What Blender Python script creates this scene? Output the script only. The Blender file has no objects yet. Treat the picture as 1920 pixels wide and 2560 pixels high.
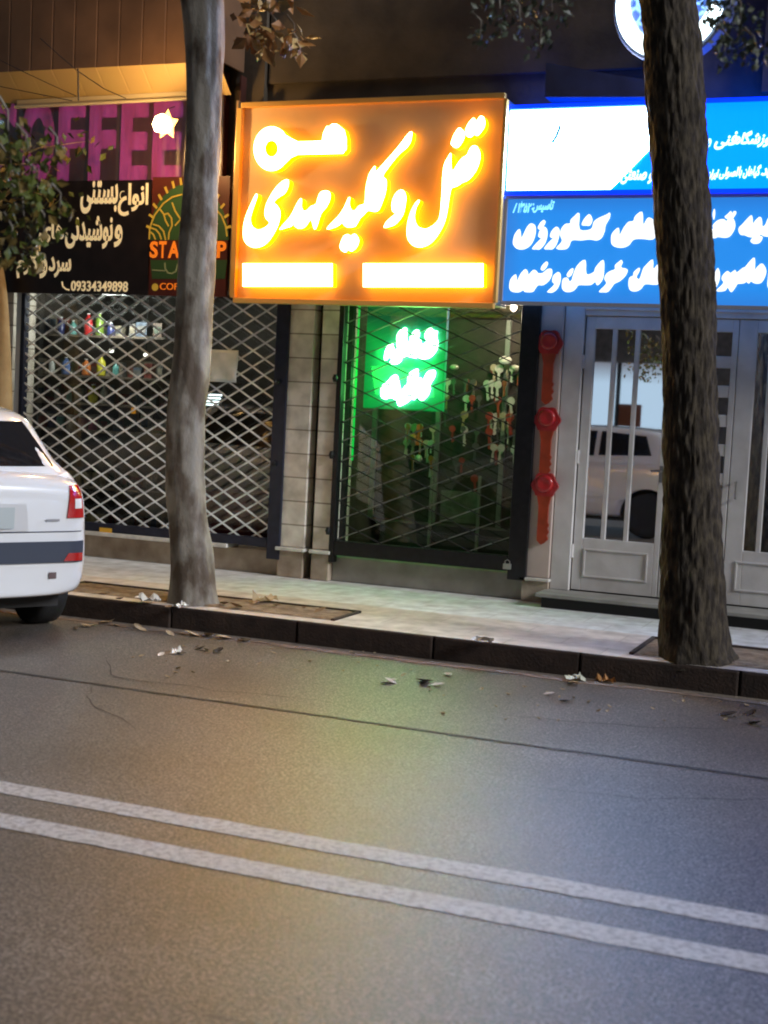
import bpy, bmesh, math, random
from mathutils import Vector, Matrix, noise
rnd = random.Random(7)
S = bpy.context.scene
COL = S.collection
# ------------------------------------------------------------------ camera
F, W, H = 3500.0, 1920.0, 2560.0
CAM = Vector((0.0, -10.169, 1.55))
yaw, pitch, roll = math.radians(21.6), math.radians(-4.31), math.atan(0.05)
fw = Vector((-math.sin(yaw)*math.cos(pitch), math.cos(yaw)*math.cos(pitch), math.sin(pitch)))
r0 = Vector((math.cos(yaw), math.sin(yaw), 0)); u0 = r0.cross(fw)
rt = math.cos(roll)*r0 + math.sin(roll)*u0; up = -math.sin(roll)*r0 + math.cos(roll)*u0
cam = bpy.data.cameras.new('camera'); camo = bpy.data.objects.new('camera', cam); COL.objects.link(camo)
M = Matrix((rt, up, -fw)).transposed().to_4x4(); M.translation = CAM; camo.matrix_world = M
cam.sensor_fit = 'VERTICAL'; cam.sensor_height = 24; cam.lens = 24*F/H; cam.clip_end = 300
cam.dof.use_dof = True; cam.dof.focus_distance = 10.0; cam.dof.aperture_fstop = 2.0
S.camera = camo
# ------------------------------------------------------------------ world, sun, exposure
SUN_DIR = Vector((0.84, -0.18, 0.42)).normalized()
w = bpy.data.worlds.new('World'); S.world = w; w.use_nodes = True
nt = w.node_tree; sky = nt.nodes.new('ShaderNodeTexSky'); sky.sky_type = 'NISHITA'; sky.sun_disc = False
sky.sun_elevation = math.asin(SUN_DIR.z); sky.sun_rotation = math.atan2(SUN_DIR.x, SUN_DIR.y)
nt.links.new(sky.outputs[0], nt.nodes['Background'].inputs[0]); nt.nodes['Background'].inputs[1].default_value = 0.014
sl = bpy.data.lights.new('sun', 'SUN'); sl.energy = 2.3; sl.angle = math.radians(14); sl.color = (0.93, 0.95, 1.0)
so = bpy.data.objects.new('sun', sl); COL.objects.link(so); so.rotation_euler = SUN_DIR.to_track_quat('Z', 'Y').to_euler()
S.view_settings.view_transform = 'Standard'; S.view_settings.look = 'None'; S.view_settings.gamma = 1
S.view_settings.exposure = 0.22
try:
    S.cycles.use_denoising = True; S.cycles.filter_width = 2.0
    S.cycles.sample_clamp_indirect = 4; S.cycles.caustics_reflective = False
    S.cycles.max_bounces = 8; S.cycles.transparent_max_bounces = 24
except Exception: pass
# ------------------------------------------------------------------ picking points on real planes
def ray(px, py): return fw + rt*((px-W/2)/F) - up*((py-H/2)/F)
def PY(px, py, y=0.0): d = ray(px, py); return CAM + d*((y-CAM.y)/d.y)
def PZ(px, py, z=0.0): d = ray(px, py); return CAM + d*((z-CAM.z)/d.z)
# ------------------------------------------------------------------ materials
def srgb(r, g, b):
    f = lambda c: c/12.92 if c <= .04045 else ((c+.055)/1.055)**2.4
    return (f(r/255), f(g/255), f(b/255))
def mat(name, col, rough=.6, metal=0., var=0., vscale=6., bump=0., bscale=40., col2=None, stretch=None, spec=.5, coat=0., thr=None):
    m = bpy.data.materials.new(name); m.use_nodes = True; t = m.node_tree; b = t.nodes['Principled BSDF']
    b.inputs['Base Color'].default_value = (*col, 1); b.inputs['Roughness'].default_value = rough
    b.inputs['Metallic'].default_value = metal; b.inputs['Specular IOR Level'].default_value = spec
    b.inputs['Coat Weight'].default_value = coat
    co = t.nodes.new('ShaderNodeTexCoord'); mp = t.nodes.new('ShaderNodeMapping'); t.links.new(co.outputs['Object'], mp.inputs[0])
    if stretch: mp.inputs['Scale'].default_value = stretch
    if var or col2:
        n = t.nodes.new('ShaderNodeTexNoise'); n.inputs['Scale'].default_value = vscale; n.inputs['Detail'].default_value = 6
        t.links.new(mp.outputs[0], n.inputs[0])
        r = t.nodes.new('ShaderNodeValToRGB'); t.links.new(n.outputs[0], r.inputs[0])
        c2 = col2 or tuple(c*(1-var) for c in col); c1 = col if col2 else tuple(min(1, c*(1+var*.6)) for c in col)
        a, e = thr or (.3, .7)
        r.color_ramp.elements[0].position = a; r.color_ramp.elements[0].color = (*c2, 1)
        r.color_ramp.elements[1].position = e; r.color_ramp.elements[1].color = (*c1, 1)
        t.links.new(r.outputs[0], b.inputs['Base Color'])
    if bump:
        n2 = t.nodes.new('ShaderNodeTexNoise'); n2.inputs['Scale'].default_value = bscale; n2.inputs['Detail'].default_value = 5
        t.links.new(mp.outputs[0], n2.inputs[0])
        bp = t.nodes.new('ShaderNodeBump'); bp.inputs['Strength'].default_value = bump; bp.inputs['Distance'].default_value = .01
        t.links.new(n2.outputs[0], bp.inputs['Height']); t.links.new(bp.outputs[0], b.inputs['Normal'])
    return m
def emi(name, col, s, rough=.4):
    m = bpy.data.materials.new(name); m.use_nodes = True; b = m.node_tree.nodes['Principled BSDF']
    b.inputs['Base Color'].default_value = (*[min(.8, c) for c in col], 1); b.inputs['Roughness'].default_value = rough
    b.inputs['Emission Color'].default_value = (*col, 1); b.inputs['Emission Strength'].default_value = s
    return m
def glassmat(name, tint, refl, rough=.02):
    m = bpy.data.materials.new(name); m.use_nodes = True; t = m.node_tree; t.nodes.clear()
    o = t.nodes.new('ShaderNodeOutputMaterial'); mx = t.nodes.new('ShaderNodeMixShader')
    a = t.nodes.new('ShaderNodeBsdfTransparent'); g = t.nodes.new('ShaderNodeBsdfGlossy')
    a.inputs[0].default_value = (*tint, 1); g.inputs['Roughness'].default_value = rough; g.inputs[0].default_value = (.9, .9, .9, 1)
    mx.inputs[0].default_value = refl
    t.links.new(a.outputs[0], mx.inputs[1]); t.links.new(g.outputs[0], mx.inputs[2]); t.links.new(mx.outputs[0], o.inputs[0])
    return m
def tiles(name, c1, c2, mortar, bw, bh, rough=.6, msize=.012, plane='XY', bump=.3):
    m = bpy.data.materials.new(name); m.use_nodes = True; t = m.node_tree; b = t.nodes['Principled BSDF']
    co = t.nodes.new('ShaderNodeTexCoord'); sp = t.nodes.new('ShaderNodeSeparateXYZ'); cb = t.nodes.new('ShaderNodeCombineXYZ')
    t.links.new(co.outputs['Object'], sp.inputs[0]); t.links.new(sp.outputs[0], cb.inputs[0]); t.links.new(sp.outputs[1 if plane == 'XY' else 2], cb.inputs[1])
    br = t.nodes.new('ShaderNodeTexBrick'); t.links.new(cb.outputs[0], br.inputs[0])
    br.inputs['Color1'].default_value = (*c1, 1); br.inputs['Color2'].default_value = (*c2, 1); br.inputs['Mortar'].default_value = (*mortar, 1)
    br.inputs['Scale'].default_value = 1; br.inputs['Brick Width'].default_value = bw; br.inputs['Row Height'].default_value = bh; br.inputs['Mortar Size'].default_value = msize
    n = t.nodes.new('ShaderNodeTexNoise'); n.inputs['Scale'].default_value = 7; n.inputs['Detail'].default_value = 8; t.links.new(co.outputs['Object'], n.inputs[0])
    rp = t.nodes.new('ShaderNodeValToRGB'); t.links.new(n.outputs[0], rp.inputs[0])
    rp.color_ramp.elements[0].position = .3; rp.color_ramp.elements[0].color = (.62, .6, .57, 1); rp.color_ramp.elements[1].position = .65; rp.color_ramp.elements[1].color = (1, 1, 1, 1)
    mx = t.nodes.new('ShaderNodeMixRGB'); mx.blend_type = 'MULTIPLY'; mx.inputs[0].default_value = 1
    t.links.new(br.outputs[0], mx.inputs[1]); t.links.new(rp.outputs[0], mx.inputs[2]); t.links.new(mx.outputs[0], b.inputs['Base Color'])
    b.inputs['Roughness'].default_value = rough
    bp = t.nodes.new('ShaderNodeBump'); bp.inputs['Strength'].default_value = bump; bp.inputs['Distance'].default_value = .006
    t.links.new(br.outputs[1], bp.inputs['Height']); bp.invert = True; t.links.new(bp.outputs[0], b.inputs['Normal'])
    return m
# ------------------------------------------------------------------ mesh building
class MB:
    def __init__(s): s.v = []; s.f = []; s.mi = []
    def add(s, vs, fs, mi=0):
        o = len(s.v); s.v += [tuple(v) for v in vs]; s.f += [tuple(i+o for i in f) for f in fs]; s.mi += [mi]*len(fs); return s
    def box(s, x0, x1, y0, y1, z0, z1, mi=0):
        x0, x1 = sorted((x0, x1)); y0, y1 = sorted((y0, y1)); z0, z1 = sorted((z0, z1))
        v = [(x0,y0,z0),(x1,y0,z0),(x1,y1,z0),(x0,y1,z0),(x0,y0,z1),(x1,y0,z1),(x1,y1,z1),(x0,y1,z1)]
        return s.add(v, [(0,3,2,1),(4,5,6,7),(0,1,5,4),(1,2,6,5),(2,3,7,6),(3,0,4,7)], mi)
    def bar(s, a, b, w, d, mi=0, nrm=Vector((0,-1,0))):
        a = Vector(a); b = Vector(b); t = (b-a).normalized(); n = (nrm - t*nrm.dot(t)).normalized(); c = t.cross(n)
        v = []
        for p in (a, b):
            for i, j in ((-1,-1),(1,-1),(1,1),(-1,1)): v.append(p + c*(i*w/2) + n*(j*d/2))
        return s.add(v, [(0,3,2,1),(4,5,6,7),(0,1,5,4),(1,2,6,5),(2,3,7,6),(3,0,4,7)], mi)
    def tube(s, pts, rad, n=12, mi=0, cap=True, fn=None):
        pts = [Vector(p) for p in pts]; k = len(pts); rad = rad if isinstance(rad, (list, tuple)) else [rad]*k
        vs = []; ref = None
        for i, p in enumerate(pts):
            t = (pts[min(i+1, k-1)] - pts[max(i-1, 0)]).normalized()
            if ref is None: ref = Vector((1,0,0)) if abs(t.x) < .8 else Vector((0,1,0))
            a = (ref - t*ref.dot(t)).normalized(); ref = a; b = t.cross(a)
            for j in range(n):
                an = 2*math.pi*j/n; d = a*math.cos(an) + b*math.sin(an); rr = rad[i]
                if fn: rr = fn(p + d*rr, rr, an, i)
                vs.append(p + d*rr)
        fs = [(i*n+j, i*n+(j+1) % n, (i+1)*n+(j+1) % n, (i+1)*n+j) for i in range(k-1) for j in range(n)]
        if cap: fs += [tuple(reversed(range(n))), tuple(range((k-1)*n, k*n))]
        return s.add(vs, fs, mi)
    def lathe(s, c, prof, n=24, axis='Z', mi=0):
        c = Vector(c); vs = []
        for (r, h) in prof:
            for j in range(n):
                a = 2*math.pi*j/n; x, y = r*math.cos(a), r*math.sin(a)
                vs.append(c + (Vector((x, y, h)) if axis == 'Z' else Vector((x, h, y)) if axis == 'Y' else Vector((h, x, y))))
        k = len(prof)
        fs = [(i*n+j, i*n+(j+1) % n, (i+1)*n+(j+1) % n, (i+1)*n+j) for i in range(k-1) for j in range(n)]
        fs += [tuple(reversed(range(n))), tuple(range((k-1)*n, k*n))]
        return s.add(vs, fs, mi)
    def build(s, name, m, parent=None, smooth=False, bevel=0., fix=True):
        me = bpy.data.meshes.new(name); me.from_pydata(s.v, [], s.f)
        for k in (m if isinstance(m, (list, tuple)) else [m]): me.materials.append(k)
        for p, i in zip(me.polygons, s.mi): p.material_index = i; p.use_smooth = smooth
        if fix:
            bm = bmesh.new(); bm.from_mesh(me); bmesh.ops.recalc_face_normals(bm, faces=bm.faces); bm.to_mesh(me); bm.free()
        me.update()
        o = bpy.data.objects.new(name, me); COL.objects.link(o)
        if parent: o.parent = parent
        if bevel:
            b = o.modifiers.new('bevel', 'BEVEL'); b.width = bevel; b.segments = 2; b.limit_method = 'ANGLE'
        return o
def tag(o, label, cat, group=None, kind=None):
    o['label'] = label; o['category'] = cat
    if group: o['group'] = group
    if kind: o['kind'] = kind
    return o
def thing(name, label, cat, loc=(0,0,0), group=None):
    o = bpy.data.objects.new(name, None); COL.objects.link(o); o.location = loc; o.empty_display_size = .1
    return tag(o, label, cat, group)
def struct(o): o['kind'] = 'structure'; return o
def keep_at(parent):           # children built in world coordinates under an Empty placed elsewhere
    for c in parent.children: c.matrix_parent_inverse = Matrix.Translation(-Vector(parent.location))
def smooth_loop(pts, sub=3):
    n = len(pts); out = []
    for i in range(n):
        p0, p1, p2, p3 = pts[i-1], pts[i], pts[(i+1) % n], pts[(i+2) % n]
        v1 = (p1[0]-p0[0], p1[1]-p0[1]); v2 = (p2[0]-p1[0], p2[1]-p1[1])
        for k in range(sub):
            t = k/sub
            f = lambda a, b, c, d: .5*((2*b)+(-a+c)*t+(2*a-5*b+4*c-d)*t*t+(-a+3*b-3*c+d)*t**3)
            out.append((f(p0[0],p1[0],p2[0],p3[0]), f(p0[1],p1[1],p2[1],p3[1])))
    return out
def shape(name, loops, y, depth, face, side=None, parent=None, smooth=0, bev=0.):
    """filled outline(s) in the x-z plane whose front is at y and whose body reaches back by depth"""
    cu = bpy.data.curves.new(name, 'CURVE'); cu.dimensions = '2D'; cu.fill_mode = 'BOTH'; cu.extrude = depth/2
    for L in loops:
        L = smooth_loop(L, smooth) if smooth else L
        sp = cu.splines.new('POLY'); sp.points.add(len(L)-1); sp.use_cyclic_u = True
        for q, (a, b) in zip(sp.points, L): q.co = (a, b, 0, 1)
    o = bpy.data.objects.new(name, cu); COL.objects.link(o)
    me = bpy.data.meshes.new_from_object(o); bpy.data.objects.remove(o); bpy.data.curves.remove(cu)
    for v in me.vertices: x, z, q = v.co; v.co = (x, y + depth/2 - q, z)
    me.materials.clear(); me.materials.append(face); me.materials.append(side or face)
    me.update()
    for p in me.polygons: p.material_index = 0 if p.normal.y < -.5 else 1; p.use_smooth = False
    me.name = name; ob = bpy.data.objects.new(name, me); COL.objects.link(ob)
    if parent: ob.parent = parent
    return ob
def pxl(pts, ox, oy, sc, y):        # outline read off an enlarged crop of the photo, set on the plane of its sign
    out = []
    for u, v in pts:
        p = PY(ox+u/sc, oy+v/sc, y); out.append((p.x, p.z))
    return out
FORMS = {'ا':(0xFE8D,2),'آ':(0xFE81,2),'ب':(0xFE8F,4),'پ':(0xFB56,4),'ت':(0xFE95,4),'ث':(0xFE99,4),'ج':(0xFE9D,4),'ح':(0xFEA1,4),'خ':(0xFEA5,4),
 'د':(0xFEA9,2),'ذ':(0xFEAB,2),'ر':(0xFEAD,2),'ز':(0xFEAF,2),'س':(0xFEB1,4),'ش':(0xFEB5,4),'ص':(0xFEB9,4),'ض':(0xFEBD,4),'ط':(0xFEC1,4),
 'ع':(0xFEC9,4),'غ':(0xFECD,4),'ف':(0xFED1,4),'ق':(0xFED5,4),'ک':(0xFB8E,4),'گ':(0xFB92,4),'ل':(0xFEDD,4),'م':(0xFEE1,4),'ن':(0xFEE5,4),
 'و':(0xFEED,2),'ه':(0xFEE9,4),'ی':(0xFBFC,4)}
def fa(s):
    out = []
    for i, c in enumerate(s):
        if c not in FORMS: out.append(c); continue
        base, n = FORMS[c]
        prev = i > 0 and s[i-1] in FORMS and FORMS[s[i-1]][1] == 4
        nxt = n == 4 and i+1 < len(s) and s[i+1] in FORMS
        out.append(chr(base + (3 if prev and nxt else 1 if prev else 2 if nxt else 0)))
    return ''.join(reversed(out))
def text(name, s, x0, x1, z0, z1, y, m, parent=None, bold=.02, shear=0., depth=.004, side=None):
    cu = bpy.data.curves.new(name, 'FONT'); cu.body = s; cu.size = 1; cu.offset = bold; cu.extrude = .5; cu.shear = shear; cu.resolution_u = 4
    o = bpy.data.objects.new(name, cu); COL.objects.link(o)
    me = bpy.data.meshes.new_from_object(o); bpy.data.objects.remove(o)
    xs = [v.co.x for v in me.vertices]; ys = [v.co.y for v in me.vertices]
    a, b, c, d = min(xs), max(xs), min(ys), max(ys)
    bm = bmesh.new(); bm.from_mesh(me); seen = set(); isl = 0; lift = {}
    for v in bm.verts:                                  # joined letters overlap: lift each island a hair
        if v.index in seen: continue
        st = [v]; seen.add(v.index)
        while st:
            q = st.pop(); lift[q.index] = (isl % 5)*.0004
            for e in q.link_edges:
                t = e.other_vert(q)
                if t.index not in seen: seen.add(t.index); st.append(t)
        isl += 1
    bm.free()
    for v in me.vertices:
        X = x0 + (v.co.x-a)/(b-a)*(x1-x0); Z = z0 + (v.co.y-c)/(d-c)*(z1-z0)
        v.co = (X, y - (v.co.z+.5)*depth - lift[v.index], Z)
    me.materials.clear(); me.materials.append(m); me.materials.append(side or m); me.update()
    for p in me.polygons: p.material_index = 0 if p.normal.y < -.5 else 1
    me.name = name; ob = bpy.data.objects.new(name, me); COL.objects.link(ob)
    if parent: ob.parent = parent
    return ob
def textpx(name, s, l, r, t, b, y, m, **k):
    p = PY(l, b, y); q = PY(r, t, y); lz = PY(l, t, y); rz = PY(r, b, y)
    return text(name, s, (p.x+lz.x)/2, (q.x+rz.x)/2, (p.z+rz.z)/2, (q.z+lz.z)/2, y, m, **k)
# ------------------------------------------------------------------ palette
asphalt = mat('asphalt', (.25,.222,.195), .5, var=.0, col2=(.05,.043,.036), vscale=85, bump=.35, bscale=120, thr=(.42,.58))
nt = asphalt.node_tree   # broad patches of wear over the fine aggregate
b = nt.nodes['Principled BSDF']; n = nt.nodes.new('ShaderNodeTexNoise'); n.inputs['Scale'].default_value = .9; n.inputs['Detail'].default_value = 4
tc = nt.nodes.new('ShaderNodeTexCoord'); nt.links.new(tc.outputs['Object'], n.inputs[0])
rp = nt.nodes.new('ShaderNodeValToRGB'); nt.links.new(n.outputs[0], rp.inputs[0]); rp.color_ramp.elements[0].position = .3; rp.color_ramp.elements[1].position = .7
rp.color_ramp.elements[0].color = (.62,.58,.55,1); rp.color_ramp.elements[1].color = (1.15,1.15,1.15,1)
mx = nt.nodes.new('ShaderNodeMixRGB'); mx.blend_type = 'MULTIPLY'; mx.inputs[0].default_value = 1
src = b.inputs['Base Color'].links[0].from_socket; nt.links.new(src, mx.inputs[1]); nt.links.new(rp.outputs[0], mx.inputs[2]); nt.links.new(mx.outputs[0], b.inputs['Base Color'])
vo = nt.nodes.new('ShaderNodeTexVoronoi'); vo.inputs['Scale'].default_value = 55; nt.links.new(tc.outputs['Object'], vo.inputs[0])
vr = nt.nodes.new('ShaderNodeValToRGB'); nt.links.new(vo.outputs['Color'], vr.inputs[0]); vr.color_ramp.elements[0].position = .15; vr.color_ramp.elements[0].color = (.72,.70,.68,1); vr.color_ramp.elements[1].position = .85; vr.color_ramp.elements[1].color = (1.35,1.33,1.3,1)
mx2 = nt.nodes.new('ShaderNodeMixRGB'); mx2.blend_type = 'MULTIPLY'; mx2.inputs[0].default_value = 1; nt.links.new(mx.outputs[0], mx2.inputs[1]); nt.links.new(vr.outputs[0], mx2.inputs[2]); nt.links.new(mx2.outputs[0], b.inputs['Base Color'])
rr = nt.nodes.new('ShaderNodeMapRange'); nt.links.new(n.outputs[0], rr.inputs[0]); rr.inputs[3].default_value = .31; rr.inputs[4].default_value = .43; nt.links.new(rr.outputs[0], b.inputs['Roughness'])
paint = mat('worn_paint', (.66,.64,.61), .5, col2=(.40,.38,.36), vscale=38, bump=.4, bscale=110, thr=(.36,.56))
tar = mat('tar', (.05,.048,.045), .6, var=.5, vscale=20)
pave = tiles('pale_paving', (.78,.80,.80), (.74,.75,.75), (.62,.62,.61), .4, .4, .55, .005)
pave2 = tiles('tan_paving', (.68,.61,.55), (.64,.57,.51), (.52,.46,.4), .6, .3, .6, .005)
kerbm = mat('shaded_kerb_stone', (.035,.02,.013), .8, var=.5, vscale=9, bump=.5, bscale=60)  # dark tone carries the shade of the unlit kerb face
soil = mat('soil', (.30,.22,.14), .95, col2=(.12,.08,.05), vscale=14, bump=1., bscale=45)
stonem = tiles('cream_stone', (.84,.79,.71), (.78,.71,.62), (.34,.29,.23), 2.0, .19, .6, .006, 'XZ')
basem = mat('base_stone', (.46,.38,.29), .8, col2=(.24,.18,.13), vscale=6, bump=.4)
marble = mat('marble_ledge', (.66,.64,.58), .35, var=.25, vscale=10)
upper = mat('upper_render', (.10,.077,.05), .85, col2=(.045,.035,.025), vscale=3.2, bump=.5, bscale=14)
panelg = mat('brown_cladding', (.16,.085,.045), .6, var=.3, vscale=3)
navy = mat('navy_steel', (.02,.024,.045), .4, .3, var=.3, vscale=12)
blackm = mat('black_steel', (.012,.012,.014), .35, .3, var=.4, vscale=20)
galv = mat('galvanised_lattice', (.80,.83,.85), .45, .0, var=.35, vscale=9)
darkbar = mat('dark_lattice', (.20,.21,.19), .4, .5, var=.4, vscale=14)
doorp = mat('grey_door_paint', (.72,.70,.68), .45, col2=(.55,.52,.49), vscale=5, bump=.12, bscale=30)
interior = mat('shop_interior', (.10,.085,.07), .8, var=.4, vscale=3)
dark = mat('dark', (.015,.014,.013), .7)
# ------------------------------------------------------------------ ground
def sheet(name, x0, x1, y0, y1, z, m, n=1):
    o = MB(); o.add([(x0,y0,z),(x1,y0,z),(x1,y1,z),(x0,y1,z)], [(0,1,2,3)]); return struct(o.build(name, m, fix=False))
sheet('ground', -150, 150, -150, 150, -.004-.02, mat('ground_dust', (.1,.095,.09), .9, var=.3, vscale=1))
sheet('road', -60, 60, -22, -2.06, 0, asphalt)
KY = -2.07
mb = MB(); mb.box(-40, 40, -1.93, 6, -.02, .146); struct(mb.build('pavement', [pave]))
sheet('pavement_border', -40, 40, -2.055, -1.12, .150, pave2)
mb = MB(); x = -14.0; r2 = random.Random(3)
while x < 8:
    L = .93; mb.box(x+.004, x+L-.004, KY + r2.uniform(-.006,.006), -1.932, -.02, .147); x += L
struct(mb.build('kerb', kerbm, bevel=.012))
def pit(x0, x1, y0, y1):
    nx, ny = 40, 16; vs = []; fs = []
    for i in range(nx+1):
        for j in range(ny+1):
            X = x0+(x1-x0)*i/nx; Y = y0+(y1-y0)*j/ny; e = min(i, nx-i, j, ny-j)
            vs.append((X, Y, .153 + (0 if e == 0 else .006+.022*max(0, noise.noise(Vector((X*5, Y*5, 1)))) )))
    for i in range(nx):
        for j in range(ny): a = i*(ny+1)+j; fs.append((a, a+ny+1, a+ny+2, a+1))
    m = MB(); m.add(vs, fs); o = struct(m.build('tree_pit_soil', soil, smooth=True, fix=False))
    k = MB(); k.box(x0-.03, x1+.03, y1, y1+.03, .148, .166); k.box(x0-.03, x0, y0, y1, .148, .165); k.box(x1, x1+.03, y0, y1, .148, .165)  # low dark edging, doubling as the shadow of the recessed pit edge
    struct(k.build('tree_pit_shaded_edging', kerbm, bevel=.006)); return o
pit(-5.75, -3.6, -1.925, -1.5); pit(-1.62, .3, -1.925, -1.25)
for y0, y1 in ((-5.80,-5.665), (-6.15,-6.01)):
    m = MB(); vs = []; fs = []
    for i in range(1400):
        X = -20+i*.025; a = y0+.008*noise.noise(Vector((X*9, y0, 0)))+.012*noise.noise(Vector((X*.8, y0, 3))); c = y1+.008*noise.noise(Vector((X*9, y1, 5)))+.012*noise.noise(Vector((X*.8, y0, 3)))
        vs += [(X, a, .0025), (X, c, .0025)]
        if i: fs.append((2*i-2, 2*i, 2*i+1, 2*i-1))
    m.add(vs, fs); struct(m.build('road_marking', paint, fix=False))
m = MB(); pts = [(-20+i*.1, -3.885+.03*noise.noise(Vector((i*.08, 3, 0)))+.012*noise.noise(Vector((i*.9, 1, 0)))) for i in range(300)]
vs = []; fs = []
for i, (a, c) in enumerate(pts):
    wd = .012+.006*noise.noise(Vector((i*.5, 8, 0))); vs += [(a, c-wd, .004), (a, c+wd, .004)]
    if i: fs.append((2*i-2, 2*i, 2*i+1, 2*i-1))
m.add(vs, fs); struct(m.build('tar_seam', tar, fix=False))
r9 = random.Random(5)
def crack(x, y, ang, L, wd):
    m = MB(); vs = []; n = int(L/.04)
    for i in range(n):
        ang += r9.gauss(0, .16); x += .04*math.cos(ang); y += .04*math.sin(ang); w_ = wd*(1-abs(2*i/n-1)**3)*r9.uniform(.5, 1.2); y = min(y, -2.2)
        vs += [(x, y-w_, .0035), (x, y+w_, .0035)]
    m.add(vs, [(2*i, 2*i+2, 2*i+3, 2*i+1) for i in range(n-1)]); struct(m.build('road_crack', tar, fix=False))
for a in ((-4.6,-3.1,-.25,2.2,.006),(-2.2,-3.3,-.1,1.6,.005),(-1.6,-4.6,.5,1.4,.005),(-3.3,-4.7,2.6,1.2,.005),(-1.9,-7.2,.2,1.5,.004),(-1.2,-6.6,1.2,.9,.004),(-5.5,-4.4,-.3,1.8,.006)): crack(*a)
m = MB(); vs = []; fs = []; n = 700
for i in range(n):
    X = -14+i*.03; d_ = .14+.10*noise.noise(Vector((X*1.3, 0, 7)))+.05*noise.noise(Vector((X*6, 0, 2)))
    vs += [(X, -2.06, .003), (X, -2.08-d_, .003)]
    if i: fs.append((2*i-2, 2*i-1, 2*i+1, 2*i))
m.add(vs, fs); struct(m.build('gutter_dust', mat('gutter_dust', (.24,.19,.145), .95, col2=(.12,.095,.075), vscale=18, bump=.6, bscale=60), fix=False))
# ------------------------------------------------------------------ building
Lx, G1a, G1b, P1b, P2a, G2a, G2b, D0 = -16.0, -7.56, -4.90, -4.672, -4.603, -4.447, -2.86, -2.66
TOP = 2.42
bld = thing('shop_building', 'dark rendered shop building with stone pilasters behind the lit signs', 'building', (-3, 0, .146))
mb = MB(); mb.box(Lx, 12, 0, .25, TOP, 9.5); mb.build('upper_wall', upper, bld)
for xa, xb in ((-5.45,-5.2), (-2.05,-1.85), (-1.35,-1.2), (-.55,-.4), (.3,.45)): mb = MB(); mb.box(xa, xb, -.07, -.002, 3.85, 9.5); mb.build('pilaster_strip', upper, bld)

mb = MB(); 
for k in range(3): mb.box(-5.19, -2.1, -.03, -.002, 4.05+k*1.8, 4.05+k*1.8+1.796)
mb.build('cladding_panel', upper, bld, bevel=.01)
mb = MB(); mb.box(Lx, G1a, -.02, .3, .146, TOP); mb.build('side_wall', stonem, bld)
for i, (a, c) in enumerate(((G1b, P1b), (P2a, G2a))):
    mb = MB(); mb.box(a, c, -.06, .3, .39, TOP); o = mb.build('pilaster', stonem, bld, bevel=.008)
    mb = MB(); mb.box(a-.012, c+.012, -.1, .05, .36, .388); mb.build('ledge', marble, bld, bevel=.005)
    mb = MB(); mb.box(a, c, -.075, .3, .146, .358); mb.build('plinth', basem, bld, bevel=.008)
mb = MB(); mb.box(P1b, P2a, .06, .3, .146, TOP); mb.build('recess_wall', dark, bld)
keyst = mat('pinkish_stone', (.60,.50,.44), .6, col2=(.50,.40,.34), vscale=4, bump=.15)
mb = MB(); mb.box(G2b, D0, -.05, .3, .33, TOP); mb.build('pilaster', keyst, bld, bevel=.008)
mb = MB(); mb.box(G2b-.02, D0+.01, -.085, .02, .305, .328); mb.build('ledge', marble, bld, bevel=.004)
mb = MB(); mb.box(G2b, D0, -.065, .3, .146, .303); mb.build('plinth', basem, bld)
mb = MB(); mb.box(G1a, G1b, .0, .3, .146, .335); mb.build('plinth', basem, bld)
mb = MB(); mb.box(G1a+.02, -5.35, -.10, .12, .338, .372); mb.build('ledge', marble, bld, bevel=.006)
mb = MB(); mb.box(G2a, G2b, -.01, .3, .146, .345); mb.build('plinth', mat('grey_plinth', (.38,.35,.30), .8, col2=(.22,.2,.17), vscale=4, bump=.3), bld, bevel=.01)
# rooms behind the glass
for a, c in ((G1a, G1b), (G2a, G2b)):
    mb = MB(); mb.box(a-.3, c+.3, 2.4, 2.5, .1, 3); mb.box(a-.4, a-.3, .3, 2.4, .1, 3); mb.box(c+.3, c+.38, .3, 2.4, .1, 3)
    mb.box(a-.4, c+.38, .3, 2.5, .08, .3); mb.box(a-.4, c+.38, .3, 2.5, 2.55, 3.0); mb.build('interior_wall', interior, bld)
for a, c, zb in ((G1a, G1b, .40), (G2a, G2b, .40)):
    mb = MB(); mb.box(a, c, .12, .126, zb, TOP); mb.build('shop_window', glassmat('shop_glass', (.8,.82,.8), .06), bld)
    mb = MB(); mb.box(a, c, .10, .15, zb-.05, zb); mb.box(a, a+.04, .10, .15, zb, TOP); mb.box(c-.04, c, .10, .15, zb, TOP); mb.build('window_frame', blackm, bld)
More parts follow.
